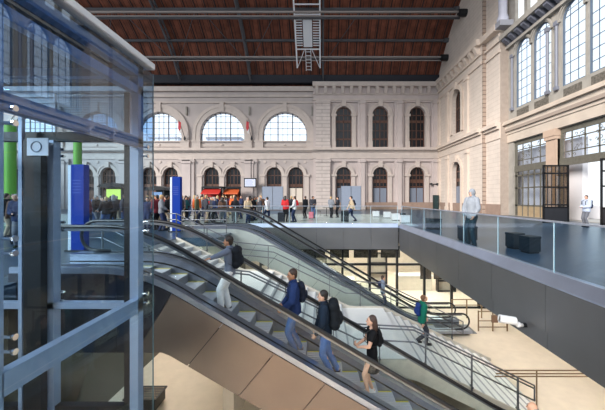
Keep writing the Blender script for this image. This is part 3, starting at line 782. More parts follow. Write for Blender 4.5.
for X, Y, lb in ((.9, 20.5, 'long pale service counter in the middle of the shop'), (6.5, 21.5, 'short pale service counter at the right of the shop')):
    c_ = empty('service_counter', (X, Y, ZL), 0, lb, 'counter')
    MB().box(-1.2, 1.2, -.35, .35, 0, 1.0).build('body', CONC, c_); MB().box(-1.28, 1.28, -.4, .4, 1.0, 1.06).build('worktop', WHITEP, c_)
# hanging dark menu boards inside the shop
for i, (X0, X1) in enumerate(((-2.9, -2.1), (-1.2, .2), (.5, 1.7), (2.0, 3.5), (3.7, 4.9))):
    o = empty('menu_board', label='dark hanging menu board inside the shop, number of boards in a row under the ceiling'.replace(', number of boards', ' one of the'), cat='board', group='menu boards hanging in the shop')
    MB().box(X0, X1, 19.0, 19.06, -2.15, -1.6).build('panel', BLACKM, o)
    MB().box(X0+.05, X1-.05, 18.985, 19.0, -2.1, -1.65).build('face', mat('menu_face', srgb(70,66,60), .5, noise=.6, nscale=9), o)
    for X in (X0+.1, X1-.1): MB().tube([(X, 19.03, -1.6), (X, 19.03, -1.2)], .012, 6).build('hanger', BLACKM, o)
for X, lb in ((6.15, 'left dark wall screen high on the lower right shop wall'), (6.95, 'right dark wall screen high on the lower right shop wall')):
    o = empty('wall_screen', label=lb.replace('left', 'first').replace(' right shop', ' shop').replace('right', 'second'), cat='screen')
    MB().box(X-.32, X+.32, 17.9, 17.97, -3.2, -2.1).build('housing', BLACKM, o); MB().box(X-.28, X+.28, 17.885, 17.9, -3.15, -2.15).build('display', mat('brown_grey_screen', srgb(84,74,68), .3), o)
    MB().tube([(X, 17.93, -2.1), (X, 17.93, -1.2)], .03, 6).build('hanger', BLACKM, o)

# CCTV camera under the right-hand fascia
t = empty('security_camera', (4.0, 6.5, -1.03), 0, 'white security camera hanging under the right-hand fascia', 'camera')
MB().tube([(-.17, .03, .03), (.15, -.01, -.01)], .085, 18).build('housing', WHITEP, t)
MB().tube([(-.175, .032, .031), (-.17, .03, .03)], .06, 14).build('lens', BLACKM, t)
B = MB(); B.tube([(.13, 0, -.02), (.22, 0, -.10), (.33, .0, -.10)], .04, 10); B.ell((.22, 0, -.09), .06, .06, .06); B.build('arm', WHITEP, t, smooth=True)
MB().tube([(.31, 0, -.10), (.38, 0, -.10)], .05, 10).build('mount', BLACKM, t)

# ================================================================== LIFT
t = empty('glass_lift', (0, 0, 0), 0, 'tall blue-tinted glass lift shaft in a pale steel frame at the left', 'lift')
LX, LXL, LY0, LY1 = -2.6, -5.0, 2.46, 4.4
def lp(name, m, x0, x1, y0, y1, z0, z1, par=t): return MB().box(x0, x1, y0, y1, z0, z1).build(name, m, par)
lp('post', LIFTST, LX-.12, LX, LY1-.12, LY1, ZL, 3.45)
lp('post', LIFTST, LX-.12, LX, LY0-.08, LY0+.01, ZL, 3.45)
lp('post', LIFTST, -3.93, -3.80, LY1-.12, LY1, ZL, 2.42)
lp('post', LIFTST, LXL, LXL+.12, LY1-.12, LY1, ZL, 3.45)
lp('post', LIFTST, LXL, LXL+.12, LY0-.06, LY0+.06, ZL, 3.45)
lp('door_jamb', LIFTDK, -2.80, LX-.125, LY1-.12, LY1-.02, ZL, 3.1)
for z0, z1, nm in ((3.33, 3.45, 'beam'), (3.08, 3.19, 'beam'), (2.33, 2.47, 'beam'), (-.03, .17, 'beam'), (-2.5, -2.36, 'beam')):
    lp(nm, LIFTST, LX-.1, LX, LY0, LY1, z0, z1)
    lp(nm, LIFTST, LXL, LXL+.1, LY0, LY1, z0, z1)
lp('beam', LIFTST, LXL, LX-.12, LY1-.1, LY1, 3.33, 3.45)
lp('beam', LIFTDK, LXL, LX-.12, LY1-.1, LY1, 2.41, 2.54)
lp('beam', LIFTST, LXL, LX-.12, LY1-.12, LY1-.02, .03, .12)
lp('beam', LIFTDK, LXL, LX-.12, LY1-.1, LY1, -1.5, -1.36)
lp('roof_cap', mat('cap_grey', srgb(186,188,196), .45, metal=.2), LXL-.1, LX+.12, LY0-.3, LY1+.08, 3.49, 3.58)
lp('roof_slab', LIFTDK, LXL, LX, LY0, LY1, 3.45, 3.49)
lp('light_trim', mat('cap_light', srgb(205,208,214), .4), LX+.121, LX+.127, LY0-.3, LY1+.08, 3.50, 3.575)
# mast and guide rails inside
lp('guide_rail', LIFTDK, -4.10, -3.86, LY1-.25, LY1-.15, ZL, 2.4)
lp('guide_rail', LIFTST, -4.17, -4.12, LY1-.25, LY1-.2, ZL, 2.9)
# perforated screen at the head
B = MB()
x = -3.78
while x < -2.83:
    z = 2.56
    while z < 3.08:
        B.box(x, x+.016, LY1-.09, LY1-.085, z, z+.016); z += .034
    x += .034
B.build('dotted_screen', mat('dot_white', srgb(196,190,186), .6), t)['kind'] = 'stuff'
B = MB(); B.box(-3.8, -2.81, LY1-.1, LY1-.08, 3.08, 3.1); B.box(-3.8, -3.785, LY1-.1, LY1-.08, 2.5, 3.1); B.build('screen_frame', WHITEP, t)
lp('screen_pane', glass('milky_pane', (.86, .86, .86, 1), f0=.05, rough=.4), -3.79, -2.82, LY1-.078, LY1-.074, 2.5, 3.09)
# glass skins : right side in panels, back side in panels
zs_ = [ZL+.05, -2.43, .08, 1.2, 2.27, 3.44]
for a, b in zip(zs_, zs_[1:]):
    lp('glass_panel', GLST if b > 3 else GLSB, LX+.08, LX+.092, LY0-.35, LY1+.10, a+.006, b-.006)
    lp('glass_panel', GLSB, LXL+.1, LX-.1, LY1+.03, LY1+.042, a+.006, b-.006)
    lp('glass_panel', GLSB, LXL-.09, LXL-.08, LY0-.1, LY1, a+.006, b-.006)
lp('glass_edge', mat('glass_edge_green', srgb(120,150,160), .2, metal=.2), LX+.078, LX+.094, LY1+.10, LY1+.106, ZL, 3.44)
# spider fittings
for y, zs2 in ((LY0+.0, (2.33, 2.21, 1.27, 1.15, .47, .35)), (LY1-.06, (2.33, 2.2, 1.26, 1.13, .23, .10, -1.6, -1.7))):
    for z in zs2:
        f_ = MB().tube([(LX-.0, y, z), (LX+.075, y, z)], .013, 8).build('spider_fitting', CHROME, t)
        MB().tube([(LX+.093, y+.0, z), (LX+.11, y, z)], .026, 12).build('disc', CHROME, f_)
for z in (2.3, 2.2, 1.25, 1.14, .25, .12):
    f_ = MB().tube([(-3.76, LY1-.05, z), (-3.70, LY1-.05, z)], .02, 8).build('spider_fitting', CHROME, t)
lp('car_floor', LIFTDK, LXL+.15, LX-.15, LY0+.1, LY1-.28, -2.1, -2.0)
# notice inside the shaft
n_ = MB().box(-4.03, -3.74, LY1-.27, LY1-.262, 2.18, 2.42).build('notice_plate', mat('notice_white', srgb(206,214,230), .5), t)
B = MB(); B.tube([(-3.9+.07*math.cos(a*PI/8), LY1-.273, 2.3+.07*math.sin(a*PI/8)) for a in range(17)], .008, 6); B.build('ring_symbol', mat('notice_grey', srgb(110,126,150), .5), n_)

# bench on the lower floor
t = empty('bench', (-5.35, 9.35, ZL), 0, 'black bench with perforated seat on the lower floor under the escalator', 'bench')
MB().box(-.55, .35, -.3, .3, .08, .42).build('base', BLACKM, t)
B = MB(); B.box(-.6, .4, -.34, .34, .42, .46); B.build('seat', BLACKM, t)
B = MB()
for i in range(12):
    for j in range(5): B.tube([(-.5+i*.075, -.25+j*.12, .4605), (-.5+i*.075, -.25+j*.12, .4615)], .02, 8)
B.build('seat_holes', mat('perforation_tan', srgb(170,150,124), .6), t)

# ================================================================== things on the concourse
def totem(X, Y, lab, wd=.38, h=2.6):
    t = empty('information_totem', (X, Y, 0), 0, lab, 'totem', 'blue information totems')
    MB().box(-wd/2, wd/2, 0, .22, 0, h).build('blue_face', BLUE, t, bevel=.01)
    MB().box(-wd/2-.09, -wd/2-.004, .0, .22, .0, h-.02).build('white_side', mat('totem_white', srgb(200,208,222), .5), t)
    MB().box(-wd/2-.18, wd/2+.02, -.02, .24, 0, .05).build('base_plate', BLACKM, t)
    B = MB()
    for i in range(5): B.box(-wd/2+.05, wd/2-.08, -.006, 0, h-.5-i*.09, h-.46-i*.09)
    B.build('text_lines', mat('totem_line', srgb(14,56,150), .5), t)
    return t
totem(-7.28, 9.0, 'nearer blue information totem, seen through the lift glass')
totem(-6.85, 14.2, 'farther blue information totem standing at the head of the far escalator')
for X, Y, lab in ((-20.6, 20, 'green round pillar seen through the left side of the lift'), (-21.0, 26, 'thinner green pillar seen just beside the nearer blue totem')):
    t = empty('advertising_column', (X, Y, 0), 0, lab, 'advertising column')
    MB().tube([(0, 0, 0), (0, 0, .3)], .36, 20).build('base', BLACKM, t); MB().tube([(0, 0, .3), (0, 0, 6.4)], .3, 20).build('shaft', mat('leaf_green', srgb(104,166,52), .5), t)
    MB().tube([(0, 0, 6.4), (0, 0, 6.6)], .36, 20).build('cap', BLACKM, t)
def cube(X, Y, m, lab, s=.46, rz=0, h=.5, grp=None):
    t = empty('seat_cube', (X, Y, 0), rz, lab, 'seat', grp)
    MB().box(-s/2+.03, s/2-.03, -s/2+.03, s/2-.03, 0, .05).build('plinth', BLACKM, t)
    MB().box(-s/2, s/2, -s/2, s/2, .05, h-.08).build('body', m, t, bevel=.012)
    MB().box(-s/2-.008, s/2+.008, -s/2-.008, s/2+.008, h-.08, h).build('cushion', m, t, bevel=.015)
cube(6.08, 8.85, TEALSEAT, 'front black seat cube of the pair behind the right-hand glass', .38, .15)
cube(6.12, 9.6, TEALSEAT, 'rear black seat cube of the pair behind the right-hand glass', .38, .1)
cube(5.45, 11.35, TEALSEAT, 'black seat cube right beside the standing hooded person', .5, .1, .56)
cube(5.75, 15.6, TEALSEAT, 'black seat cube standing alone between the pale cubes and the hooded person', .6, .1, .55)
cube(4.55, 25.6, WHITESEAT, 'first pale seat cube of the row, farthest from the glass corner', .5, 0, .5, 'pale seat cubes')
cube(5.2, 24.2, WHITESEAT, 'second pale seat cube of the row', .5, 0, .5, 'pale seat cubes')
cube(5.25, 21.6, WHITESEAT, 'third pale seat cube of the row, with a black one behind it', .52, 0, .5, 'pale seat cubes')
cube(5.85, 22.3, TEALSEAT, 'black seat cube behind the row of pale cubes', .5, 0, .5)
cube(5.3, 19.3, WHITESEAT, 'pale seat cube closest to the corner of the glass balustrade', .52, 0, .5, 'pale seat cubes')
def panel(px0, px1, pz, Y, lab):
    X0, X1 = (px0-322)*Y/F, (px1-322)*Y/F; z = 1.6+(198-pz)*Y/F
    t = empty('partition_panel', ((X0+X1)/2, Y, 0), 0, lab, 'partition'); wd = X1-X0
    MB().box(-wd/2, -.02, 0, .08, .1, z).build('board', mat('panel_blue_grey', srgb(140,150,168), .5, noise=.03), t); MB().box(.02, wd/2, 0, .08, .1, z).build('board', mat('panel_blue_grey', 0), t)
    for X in (-wd/2, 0, wd/2): MB().box(X-.03, X+.03, -.02, .1, 0, z+.02).build('post', STEEL_D, t)
panel(262, 283, 186.5, 39, 'blue-grey partition panel in front of the doors behind the crowd')
panel(341, 361, 186, 38, 'blue-grey partition panel left of the dark arched doors, behind the tan coat')
# hanging screen
t = empty('departure_screen', (bx(250.5)*41.8/YB, 41.6, 0), 0, 'black framed departure screen mounted on the pilaster above the crowd', 'screen')
MB().box(-.85, .85, 0, .18, 3.05, 4.35).build('frame', BLACKM, t); MB().box(-.72, .72, -.01, 0, 3.2, 4.2).build('display', SCREEN, t)
B = MB()
for i in range(6): B.box(-.6, .45-.1*(i % 3), -.014, -.01, 3.35+i*.13, 3.38+i*.13)
B.build('text_rows', mat('screen_text', srgb(130,140,180), .5), t)
MB().box(-.05, .05, .18, 1.27, 3.6, 3.75).build('bracket', BLACKM, t); MB().tube([(0, .6, 4.2), (0, .6, 7.0)], .06, 8).build('pole', IRON, t)
def kiosk(X, Y, wd, h, lab, scr=SCREENG, sc_on=True):
    t = empty('kiosk', (X, Y, 0), 0, lab, 'kiosk')
    for sx in (-1, 1):
        for sy in (0, 1.4): MB().box(sx*wd/2-.05, sx*wd/2+.05, sy-.05, sy+.05, 0, h-.25).build('post', BLACKM, t)
    MB().prism([(-wd/2-.2, h-.25), (wd/2+.2, h-.25), (wd/2, h-.02), (0, h+.12), (-wd/2, h-.02)], -.2, 1.6, 'y').build('roof', BLACKM, t)
    MB().box(-wd/2, wd/2, 1.35, 1.4, 0, h-.25).build('back_panel', IRON, t)
    if sc_on: MB().box(-wd/4, wd/2-.15, 0.02, .06, h*.55, h-.4).build('display', scr, t)
    MB().box(-wd/2, wd/2, 0, .5, 0, 1.0).build('counter', BLACKM, t)
kiosk(-16.7, 24, 1.7, 2.7, 'dark kiosk with a lime green display seen through the lift')
kiosk(-13.9, 25.3, 1.3, 2.5, 'dark kiosk behind the crowd between lift and farther blue totem', SCREENB)
def stall(X, Y, wd, lab, mcol):
    t = empty('market_stall', (X, Y, 0), 0, lab, 'stall')
    for sx in (-1, 1): MB().box(sx*wd/2-.08, sx*wd/2+.08, -.1, .1, 0, 3.1).build('post', BLACKM, t)
    MB().box(-wd/2, wd/2, -.15, .6, 2.9, 3.15).build('fascia', BLACKM, t)
    MB().prism([(-.9, 2.1), (-.85, 2.2), (.3, 2.85), (.3, 2.7)], -wd/2+.1, wd/2-.1, 'x').build('awning', mcol, t)
    MB().box(-wd/2+.1, wd/2-.1, -.2, .4, 0, 1.0).build('counter', BROWNWOOD, t)
    MB().box(-wd/2+.1, wd/2-.1, .45, .5, 1.0, 2.8).build('back_panel', mcol, t)
stall(bx(212)*.93, 40.2, 2.6, 'stall with a bright red awning behind the crowd', mat('stall_red', srgb(196,52,44), .6))
stall(bx(233)*.96, 41.0, 2.2, 'stall with an orange awning beside the red one', mat('stall_orange', srgb(206,96,52), .6))
# dark cabinet & fixture at the far corner
t = empty('cabinet', (bx(435.5)*.97, 41.6, 0), 0, 'narrow dark green cabinet in the far right corner', 'cabinet')
MB().box(-.32, .32, 0, .5, 0, 2.0).build('body', mat('cabinet_green', srgb(28,48,50), .5), t); MB().box(-.28, .28, -.02, 0, .1, 1.9).build('door', mat('cabinet_green2', srgb(36,58,60), .5), t); MB().tube([(.2, -.05, .9), (.2, -.05, 1.15)], .015, 6).build('handle', CHROME, t)
t = empty('wall_fixture', (bx(435)*.97, 42.3, 3.55), 0, 'dark camera bracket fixed on the far wall above the cabinet', 'camera bracket')
MB().box(-.5, .5, -.05, .05, -.05, .05).build('bar', IRON, t); MB().box(-.6, -.3, -.25, .1, -.12, .12).build('camera', IRON, t); MB().box(.3, .6, -.25, .1, -.12, .12).build('camera', IRON, t); MB().box(-.05, .05, .05, .35, -.05, .05).build('arm', IRON, t)
# flags on the big arches
for px_, lb in ((184, 'first'), (250, 'second')):
    t = empty('flag', (bx(px_), YB-.55, 0), 0, 'red and white flag on a slanting pole %s' % ('between the two left arched windows' if px_ < 200 else 'between the two right arched windows'), 'flag')
    MB().tube([(.3, .1, 10.2), (-.1, -.8, 12.4)], .04, 6).build('pole', IRON, t)
    MB().prism([(-.2, 12.3), (.15, 12.1), (.1, 11.2), (-.1, 10.9), (-.25, 11.3)], -.7, -.66, 'y').build('red_cloth', mat('flag_red', srgb(200,60,70), .7), t)
    MB().prism([(-.15, 11.2), (.2, 11.1), (.15, 10.5), (-.1, 10.6)], -.65, -.61, 'y').build('white_cloth', mat('flag_white', srgb(220,216,214), .7), t)
    MB().ell((.35, .0, 10.0), .14, .14, .3).build('bracket', IRON, t)
# café tables
def cafe(X, Y, lab):
    t = empty('cafe_table', (X, Y, 0), 0, lab, 'table')
    MB().tube([(0, 0, .72), (0, 0, .75)], .35, 18).build('tabletop', BLACKM, t); MB().tube([(0, 0, 0), (0, 0, .72)], .03, 8).build('stem', BLACKM, t); MB().tube([(0, 0, 0), (0, 0, .03)], .24, 14).build('foot', BLACKM, t)
def chair(X, Y, rz, lab):
    t = empty('cafe_chair', (X, Y, 0), rz, lab, 'chair', 'café chairs behind the far glass')
    MB().box(-.2, .2, -.2, .2, .43, .47).build('seat', BLACKM, t); MB().box(-.2, .2, -.2, -.17, .55, .85).build('backrest', BLACKM, t)
    for a in (-.18, .18):
        for b in (-.18, .18): MB().tube([(a, b, 0), (a, b, .43 if b > 0 else .85)], .014, 6).build('leg', BLACKM, t)
cafe(.4, 27, 'small round café table beside the pair with the pink suitcase'); chair(-.3, 27, -PI/2, 'black café chair on the near side of the round café table'); chair(1.1, 27.1, PI/2, 'black café chair on the far side of the round café table')

# gates at the open doorway, white wall outside
t = empty('iron_gate', label='dark ironwork gate leaf standing open before the arcade pillar', cat='gate')
gx0, gx1, gy = (543.5-322)*19.7/F, (568-322)*19.7/F, 19.7
B = MB()
for X in (gx0, gx1): B.box(X-.05, X+.05, gy-.04, gy+.04, 0, 3.75)
for z in (.06, 1.0, 1.15, 2.3, 3.2, 3.7): B.box(gx0, gx1, gy-.04, gy+.04, z-.05, z+.05)
B.build('gate_frame', BLACKM, t)
for i in range(1, 6):
    X = gx0+(gx1-gx0)*i/6; MB().box(X-.02, X+.02, gy-.02, gy+.02, 1.0, 3.7).build('bar', IRON, t)
MB().box(gx0+.05, gx1-.05, gy-.015, gy+.015, .06, 1.0).build('kick_panel', IRON, t)
MB().box(gx0+.05, gx1-.05, gy-.005, gy+.005, 1.15, 3.65).build('pane', glass('gate_glass', (.6, .56, .5, 1), f0=.08), t)
t = empty('iron_gate', label='second dark gate leaf at the picture edge beyond the person with the backpack', cat='gate')
B = MB(); gy = 17.9; gx0 = 601.5*1.0
X0 = (601.5-322)*gy/F; X1 = X0+1.3
for X in (X0, X1): B.box(X-.05, X+.05, gy-.04, gy+.04, 0, 3.95)
for z in (.06, 1.0, 2.3, 3.2, 3.9): B.box(X0, X1, gy-.04, gy+.04, z-.05, z+.05)
B.build('gate_frame', BLACKM, t); MB().box(X0+.05, X1-.05, gy-.015, gy+.015, .06, 1.0).build('kick_panel', IRON, t)
MB().box(18.6, 19.0, 21.6, 30, 0, 6).build('wall_outside', mat('white_plaster', srgb(224,220,222), .8), kind='structure')
MB().box(21.0, 21.4, 6, 40, 0, 1.0).build('wall_outside', mat('white_plaster2', srgb(222,220,222), .8), kind='structure')
# buildings seen through the tall windows
def building(X, Y, wd, h, lab, m):
    t = empty('building', (X, Y, -.4), 0, lab, 'building'); MB().box(-wd/2, wd/2, 0, 8, 0, h).build('wall', m, t)
    MB().box(-wd/2-.2, wd/2+.2, -.3, 8.2, h, h+.5).build('roof', STEEL_D, t)
    n = int(wd/2.2)
    for i in range(n):
        for z in (h-2.5, h-5.5): MB().box(-wd/2+1+i*2.2, -wd/2+2.1+i*2.2, -.05, 0, z, z+1.6).build('window', mat('far_window', srgb(90,110,140), .2), t)
building(-26, 80, 9, 17.6, 'pale blue building seen low through the middle arched window', mat('bldg_blue', srgb(176,190,212), .8))
building(-12, 86, 14, 17.0, 'pale building seen low through the arched window nearest the rusticated pier', mat('bldg_grey', srgb(206,208,214), .8))
building(-44, 84, 8, 18.5, 'pale building seen low through the arched window beside the lift', mat('bldg_grey2', srgb(196,204,216), .8))

# ---- maintenance gantry
t = empty('maintenance_gantry', label='pale grey slatted maintenance gantry hanging under the roof', cat='gantry')
GM = mat('gantry_grey', srgb(226,226,230), .5)
def gp(s, u):   # s along slope 0..1 from the lower end, u across (m)
    Yg = 39.3-9*s; return Vector((-1.75+u, Yg, 19.3+9.2*s))
def gb(nm, s0, u0, s1, u1, wd, th=.06, m=GM): MB().bar(gp(s0, u0), gp(s1, u1), wd, th, up=(0, .7, .7)).build(nm, m, t)
for u in (-1.5, 1.5): gb('side_rail', -.06, u, 1.05, u, .16, .25)
for s in (.12, .42, .50, .58, .8, 1.0): gb('cross_beam', s, -1.5, s, 1.5, .12, .14)
for s0, s1 in ((.14, .41),):
    gb('deck_panel', s0, 0, s1, 0, 1.1, .05, mat('gantry_panel', srgb(206,206,210), .5))
    k = s0+.015
    while k < s1:
        for a, b in ((-1.4, -.65), (.65, 1.4)): gb('slat', k, a, k, b, .10, .05)
        k += .022
for u in (-.33, .33): gb('ladder_rail', -.09, u, .12, u, .07)
for i in range(6): gb('ladder_rung', -.08+i*.035, -.33, -.08+i*.035, .33, .05)
gb('brace', -.05, -1.4, .11, -.5, .07); gb('brace', -.05, 1.4, .11, .5, .07)
gb('mesh_deck', .60, 0, .78, 0, 2.4, .05, mat('gantry_panel', 0))
for s in (.2, .9):
    for u in (-1.5, 1.5):
        p = gp(s, u); MB().bar(p, (p.x, p.y, prof_pt(p.y)-.05), .06, .06).build('hanger', GM, t)

# ================================================================== PEOPLE
def remesh(mb, name, vox, m, smooth=4):
    me = mb.mesh(name); o = bpy.data.objects.new(name, me); C.objects.link(o)
    r = o.modifiers.new('r', 'REMESH'); r.mode = 'VOXEL'; r.voxel_size = vox
    s = o.modifiers.new('s', 'SMOOTH'); s.iterations = smooth; s.factor = .5
    dg = bpy.context.evaluated_depsgraph_get(); m2 = bpy.data.meshes.new_from_object(o.evaluated_get(dg)); m2.name = name
    bpy.data.objects.remove(o); bpy.data.meshes.remove(me)
    m2.materials.clear(); m2.materials.append(m)
    for p in m2.polygons: p.use_smooth = True; p.material_index = 0
    return m2
def V(*a): return Vector(a)
def ik(a, c, l1, l2, bend):
    a = Vector(a); c = Vector(c); d = c-a; L = min(d.length, (l1+l2)*.999); u = d.normalized()
    x = (l1*l1-l2*l2+L*L)/(2*L); h = math.sqrt(max(0, l1*l1-x*x)); b = Vector(bend); b = (b-u*b.dot(u)).normalized()
    return a+u*x+b*h, a+u*L
def chain(B, pts, rs, n=10):
    for i in range(len(pts)-1): B.tube([pts[i], pts[i+1]], [rs[i], rs[i+1]], n)
    for p, r in zip(pts, rs): B.ell(p, r, r, r, 10, 6)
def ring_loft(B, rings, n=16):
    """rings: (centre, half width, half depth, lateral axis, forward axis)"""
    vs = []
    for c, a, b, lx, fy in rings:
        for k in range(n):
            t = 2*PI*k/n; vs.append(Vector(c)+lx*math.cos(t)*a+fy*math.sin(t)*b)
    m = len(rings)
    fs = [(i*n+k, i*n+(k+1) % n, (i+1)*n+(k+1) % n, (i+1)*n+k) for i in range(m-1) for k in range(n)]
    fs += [tuple(range(n))[::-1], tuple(range((m-1)*n, m*n))]
    B.add(vs, fs)
def hand(B, wr, d, palm_n, side, curl=.5, vox=.01):
    """palm, four unequal curled fingers and a thumb from the side of the palm"""
    d = d.normalized(); n = palm_n-d*palm_n.dot(d); n = n.normalized(); s = d.cross(n).normalized()*side
    ctr = wr+d*.045
    R = Matrix((s, n, d)).transposed()
    B.ell(ctr, .042, .017, .055, 10, 8, R)
    for k, (off, L) in enumerate(((-.030, .062), (-.010, .075), (.010, .080), (.030, .072))):
        p0 = wr+d*.07+s*off; a = curl*.6
        d1 = (d*math.cos(a)+n*math.sin(a)); p1 = p0+d1*L*.5+d*.01; a2 = curl*1.5; d2 = (d*math.cos(a2)+n*math.sin(a2)); p2 = p1+d2*L*.5
        chain(B, [p0, p1, p2], [.0095, .009, .0078], 7)
    t0 = wr+d*.025+s*.032; t1 = t0+(s*.75+d*.6+n*.25).normalized()*.04; t2 = t1+(s*.15+d*.9+n*.4).normalized()*.032
    chain(B, [t0, t1, t2], [.013, .011, .009], 7)
def figure_meshes(P, vox=.014, fine=True):
    """P: pose. Facing +Y, height 1.75. Returns meshes body, top, bottom, shoe list, hair"""
    g = P.get
    lean = g('lean', 0); twist = g('twist', 0)
    pel = V(0, 0, g('pelz', .93))+V(*g('shift', (0, 0, 0)))
    up = V(0, math.sin(lean), math.cos(lean)); fy = V(0, math.cos(lean), -math.sin(lean))
    rot = Matrix.Rotation(twist, 3, 'Z')
    lxs = rot @ V(1, 0, 0); fys = rot @ fy
    W = g('w', 1.0)
    waist = pel+up*.16; chest = pel+up*.36; sh = pel+up*.50; neck = pel+up*.55; hb = pel+up*.60
    hy = g('yaw', 0); hp = g('pitch', 0)
    HR = Matrix.Rotation(hy, 3, 'Z') @ Matrix.Rotation(-hp, 3, 'X')
    hc = pel+up*.705+HR @ V(0, .02, 0)
    X = V(1, 0, 0); Yv = V(0, 1, 0)
    hips = [pel+V(s*.09*W, 0, -.02) for s in (-1, 1)]
    shl = [sh+lxs*s*(.175*W) for s in (-1, 1)]
    feet = g('feet', [(-.1, 0, .08), (.1, 0, .08)]); toes = g('toes', [(0, 1, 0), (0, 1, 0)])
    hands = g('hands', [(-.26, .02, .80), (.26, .02, .80)]); elb = g('elb', [(-.6, -1, -.2), (.6, -1, -.2)])
    knees = []; ank = []
    for s in (0, 1):
        k, a = ik(hips[s], feet[s], .44, .43, g('kb', [(0, 1, 0), (0, 1, 0)])[s]); knees.append(k); ank.append(a)
    elbs = []; wr = []
    for s in (0, 1):
        e, w_ = ik(shl[s], hands[s], .29, .26, elb[s]); elbs.append(e); wr.append(w_)
    def torso(B, e, z0=-.06, flare=None):
        r = [(pel+up*z0, .165*W+e, .105+e, X, fy), (pel+up*.02, .168*W+e, .11+e, X, fy), (waist, .142*W+e, .095+e, X.lerp(lxs, .4), fy), (pel+up*.27, .158*W+e, .108+e, lxs, fys),
             (chest+up*.04, .175*W+e, .115+e, lxs, fys), (sh-up*.02, .165*W+e, .095+e, lxs, fys), (neck-up*.01, .075+e*.6, .065+e*.6, lxs, fys)]
        if flare: r = [(pel+up*flare[0], flare[1], flare[2], X, fy)]+r
        ring_loft(B, r)
    # --- body: one continuous surface
    B = MB(); torso(B, 0)
    for s in (0, 1):
        chain(B, [hips[s], knees[s], ank[s]], [.085*W, .056, .038]); B.ell(knees[s].lerp(ank[s], .3)+V(0, -.015, 0), .052, .052, .09)
        t = Vector(toes[s]).normalized(); chain(B, [ank[s]-t*.03-V(0, 0, .03), ank[s]+t*.13-V(0, 0, .05)], [.036, .03])
        chain(B, [shl[s], elbs[s], wr[s]], [.055, .04, .026])
        fd = (wr[s]-elbs[s]).normalized(); hd = g('hd', [None, None])[s]; hd = Vector(hd).normalized() if hd else fd
        pn = Vector(g('pn', [(1, 0, 0), (-1, 0, 0)])[s])
        hand(B, wr[s], hd, pn, 1 if s else -1, g('curl', .6))
    chain(B, [neck-up*.02, hb+up*.03], [.056, .052])
    head = MB()
    def hp_(x, y, z): return hc+HR @ V(x, y, z)
    head.ell(hc, .074, .092, .108, 18, 14, HR); head.ell(hp_(0, .018, -.055), .054, .068, .06, 14, 10, HR)   # skull, jaw
    head.ell(hp_(0, .078, -.092), .024, .02, .018, 10, 6, HR)                                               # chin
    head.tube([hp_(0, .088, .015), hp_(0, .112, -.028)], [.009, .015], 8); head.ell(hp_(0, .106, -.03), .017, .013, .011, 8, 6, HR)  # nose
    head.ell(hp_(0, .088, -.06), .024, .01, .008, 8, 6, HR)                                                 # lips
    for s in (-1, 1): head.ell(hp_(s*.076, -.004, -.01), .009, .02, .032, 8, 8, HR); head.ell(hp_(s*.03, .08, .028), .022, .012, .008, 8, 6, HR)
    B.v, B.f = B.v, B.f; B.add(head.v, head.f)
    SK = P['m'].get('skin'); res = {}
    res['body'] = remesh(B, 'body', vox*.75 if fine else vox, SK, 2 if fine else 2)
    # eyes and brows
    E = MB()
    for s in (-1, 1): E.ell(hp_(s*.030, .0905, .008), .011, .006, .006, 8, 6, HR); E.bar(hp_(s*.016, .096, .030), hp_(s*.046, .086, .03), .007, .006)
    res['eyes'] = E.mesh('eyes', mat('eye_dark', srgb(36, 28, 26), .4))
    # --- top garment
    T = MB()
    th = g('thick', .016)
    flare = g('flare'); torso(T, th, -.09 if not flare else -.06, flare)
    slv = g('sleeve', 1.0)
    for s in (0, 1):
        end = elbs[s].lerp(wr[s], slv-.02) if slv > .5 else shl[s].lerp(elbs[s], slv*1.6)
        if slv > .5: chain(T, [shl[s], elbs[s], end-(wr[s]-elbs[s]).normalized()*.02], [.065+th, .05+th, .036+th*.6])
        else: chain(T, [shl[s], end], [.062+th, .056+th])
    if g('collar', True): chain(T, [neck-up*.03, neck+up*.02], [.085, .072])
    if g('hood'):
        T.ell(hc+HR @ V(0, -.018, .012), .098, .112, .128, 16, 12, HR); T.ell(neck+up*.03-fy*.02, .105, .11, .07)
    res['top'] = remesh(T, 'top', vox, P['m'].get('top'), 3)
    # --- trousers
    if not g('bare'):
        L = MB(); e = .016
        ring_loft(L, [(pel-up*.1, .16*W+e, .1+e, X, fy), (pel, .165*W+e, .108+e, X, fy), (pel+up*.1, .15*W+e*.8, .098+e*.8, X, fy)])
        fat = g('leg', 1.0)
        for s in (0, 1): chain(L, [hips[s], knees[s], ank[s]+V(0, 0, -.01)], [(.09+e)*1.0, (.062+e*.7)*fat, (.048+e*.8)*fat])
        res['trousers'] = remesh(L, 'trousers', vox, P['m'].get('bottom'), 3)
    for s in (0, 1):
        S = MB(); t = Vector(toes[s]).normalized(); a = ank[s]; lat = V(t.y, -t.x, 0).normalized()
        R = Matrix((lat, t, lat.cross(t))).transposed()
        S.ell(a+t*.06-V(0, 0, .04), .045, .14, .045, 12, 8, R); S.ell(a-V(0, 0, .02), .045, .055, .055, 10, 8, R)
        sl = MB(); 
        S.add([a+R @ V(x*.042, y, z) for x in (-1, 1) for y in (-.07, .185) for z in (-.08, -.055)], [(0,1,3,2),(4,6,7,5),(0,4,5,1),(2,3,7,6),(0,2,6,4),(1,5,7,3)])
        res['shoe%d' % s] = remesh(S, 'shoe', vox*.8, P['m'].get('shoe'), 1)
    hs = g('hair', 'short')
